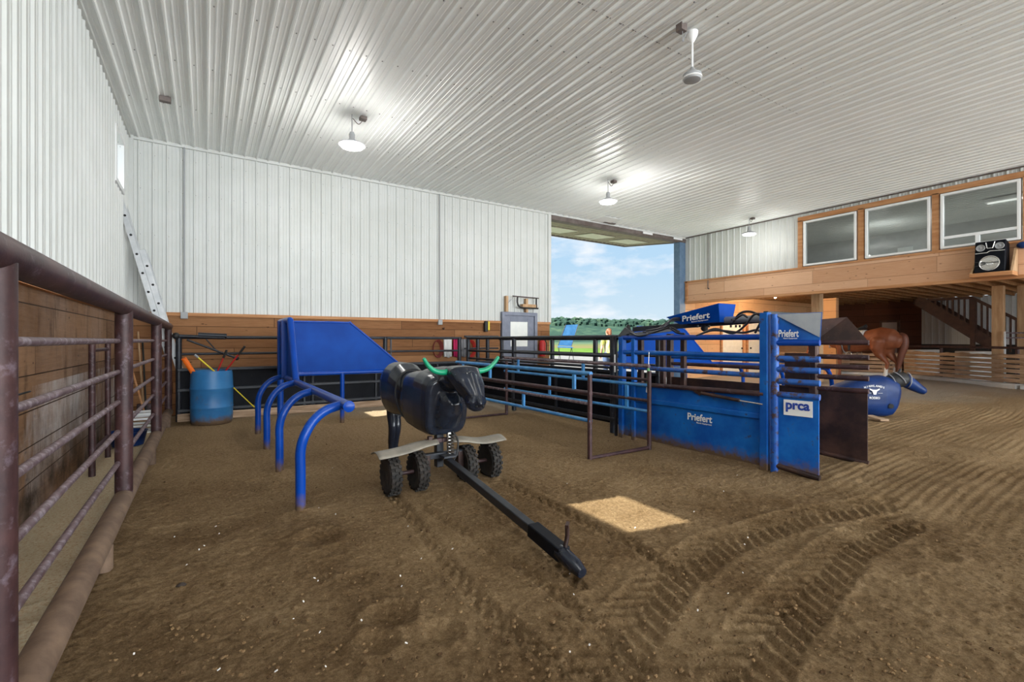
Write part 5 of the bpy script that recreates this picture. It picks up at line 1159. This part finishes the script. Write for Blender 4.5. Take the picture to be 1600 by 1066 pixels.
for i, (x0, x1, lb) in enumerate(((1430, 1470, 'white chest behind the board fence, nearer the horse'), (1515, 1556, 'white chest behind board fence, just left of timber post'))):
    a, b = AT(x0, 548, 17.2 if i == 0 else 14.6), AT(x1, 548, 17.2 if i == 0 else 14.6); z1_ = 1.02; o = T('storage_chest', lb, 'chest', (a.x, a.y, .1))
    d = b-a; d.z = 0; nn = V((-d.y, d.x, 0)).normalized()*.5; p = V((a.x, a.y, .1))
    mb = MB(); mb.hexa([p, p+d, p+d+nn, p+nn, p+V((0,0,.8)), p+d+V((0,0,.8)), p+d+nn+V((0,0,.8)), p+nn+V((0,0,.8))]); mb.build('chest_body', M['white'], o, bev=.02)
    p = V((a.x, a.y, .91)); mb = MB(); mb.hexa([p, p+d, p+d+nn, p+nn, p+V((0,0,.1)), p+d+V((0,0,.1)), p+d+nn+V((0,0,.1)), p+nn+V((0,0,.1))]); mb.build('lid', M['sock'], o, bev=.02)

# ------------------------------------------------------------------ loudspeaker on its shelf
a = PXp(1531, 427, XR-.30); b = PXp(1579, 424, XR-.30)
y1_, y0_ = 3.05, 2.52; xs0 = XR-.42
sh = T('speaker_shelf', 'wooden corner shelf holding the loudspeaker on the band', 'shelf', (XR-.2, 2.8, 2.70))
MB().box(XR-.46, y0_-.06, 2.66, XR-.04, y1_+.04, 2.74).build('shelf_board', M['timber_trim'], sh, bev=.005); MB().prism([(XR-.44, y0_-.045, 2.74), (XR-.05, y0_-.045, 2.74), (XR-.05, y0_-.045, 3.22), (XR-.14, y0_-.045, 3.22)], (0, .035, 0)).build('side_board', M['timber'], sh); MB().prism([(XR-.44, y1_+.022, 2.74), (XR-.05, y1_+.022, 2.74), (XR-.05, y1_+.022, 3.05)], (0, .035, 0)).build('side_board', M['timber'], sh)
sp_ = T('loudspeaker', 'black loudspeaker with silver woofer on wooden shelf', 'speaker', (XR-.2, 2.8, 2.74))
MB().prism([(XR-.42, 0, 2.742), (XR-.06, 0, 2.742), (XR-.06, 0, 3.36), (XR-.34, 0, 3.40)] and [(XR-.42, 2.80, 2.742), (XR-.07, 2.80, 2.742), (XR-.07, 2.80, 3.34), (XR-.34, 2.80, 3.40)], (0, .46, 0)).build('cabinet', M['black_panel'], sp_, bev=.02)
nf = V((-1, 0, .12)).normalized(); fp_ = lambda y, z: V((XR-.42+.08*(z-2.742)/.66, y, z))
def cone(y, z, r, m_, nm): MB().lathe([(r, 0), (r*1.0, .018), (r*.9, .022), (r*.82, .005), (r*.35, -.0), (r*.3, .012), (0, .018)], fp_(y, z), nf, 28).build(nm, m_, sp_)
cone(2.80, 2.93, .155, M['chrome'], 'woofer'); cone(2.94, 3.26, .07, M['grey'], 'tweeter'); cone(2.66, 3.27, .07, M['grey'], 'tweeter')
for a_, b_ in (((3.02, 3.15), (2.84, 3.15)), ((2.84, 3.15), (2.80, 3.18)), ((2.80, 3.18), (2.58, 3.17)), ((2.86, 3.36), (2.84, 3.24)), ((2.84, 3.24), (2.76, 3.24)), ((2.76, 3.24), (2.73, 3.37)), ((3.02, 2.97), (2.86, 2.95)), ((3.02, 2.88), (2.86, 2.92)), ((2.92, 2.94), (2.66, 2.94))):
    MB().bar(fp_(*a_)+nf*.012, fp_(*b_)+nf*.012, .012, .012).build('grille_bar', M['chrome'] if a_[1] > 3 else M['black'], sp_)
o = tag(MB().sphere((XR-.12, 2.38, 3.26), .09, 12, (1, 1, .8)).build('rope_bundle', M['poly_blue']), 'blue bundle hanging beside the loudspeaker at right edge', 'rope')
# warm lamp under the mezzanine lighting the boarded wall
wl = T('ceiling_light', 'warm bare bulb light under the mezzanine joists', 'ceiling light', (16.6, 8.8, 2.93))
MB().lathe([(.05, 0), (.06, -.03), (.05, -.04)], (16.6, 8.8, 2.93), seg=14).build('base', M['white'], wl); MB().sphere((16.6, 8.8, 2.85), .04, 12).build('bulb', glow('warm_bulb', (1, .75, .4), 8), wl)
lamp('warm_lamp', 'POINT', (16.6, 8.8, 2.72), 110, (1, .72, .42), shadow_soft_size=.06)

# ------------------------------------------------------------------ loose clods and litter on the dirt
mb = MB(); r5 = random.Random(11)
for i in range(1500):
    px = r5.uniform(60, 1600); py = 640+(1060-640)*r5.random()**.6; p = G(px, py)
    if p.x < -.35 or p.x > 4.75: continue
    r = r5.uniform(.003, .009)*(1.5 if r5.random() < .06 else 1); b0 = len(mb.v); mb.sphere((p.x, p.y, r*.3), r, 6, (1.2, r5.uniform(.7, 1.2), .7))
    for k in range(b0, len(mb.v)): v_ = mb.v[k]; mb.v[k] = (v_[0]+r5.uniform(-.2, .2)*r, v_[1]+r5.uniform(-.2, .2)*r, v_[2]+r5.uniform(-.1, .1)*r)
tag(mb.build('dirt_clods', paint('clod', (.07, .04, .02), (.24, .15, .075), .95, spec=.1)), 'small clods of dirt scattered over the arena floor', 'dirt', kind='stuff')
mb = MB()
for i in range(45):
    p = G(r5.uniform(120, 1200), 690+370*r5.random()**.7); a = r5.uniform(0, 6.28); l = r5.uniform(.004, .011)
    if p.x > -.4: mb.bar((p.x, p.y, .016), (p.x+l*math.cos(a), p.y+l*math.sin(a), .022), .006, .004)
tag(mb.build('wood_shavings', M['sock']), 'pale wood shavings scattered over the brown dirt', 'shavings', kind='stuff')
c = G(283, 919)
tag(MB().sphere((c.x, c.y, .012), .022, 10, (1.2, .9, .7)).build('dirt_lump', paint('dark_clod', (.03, .02, .015))), 'single dark lump lying on dirt right of the left fence', 'dirt')
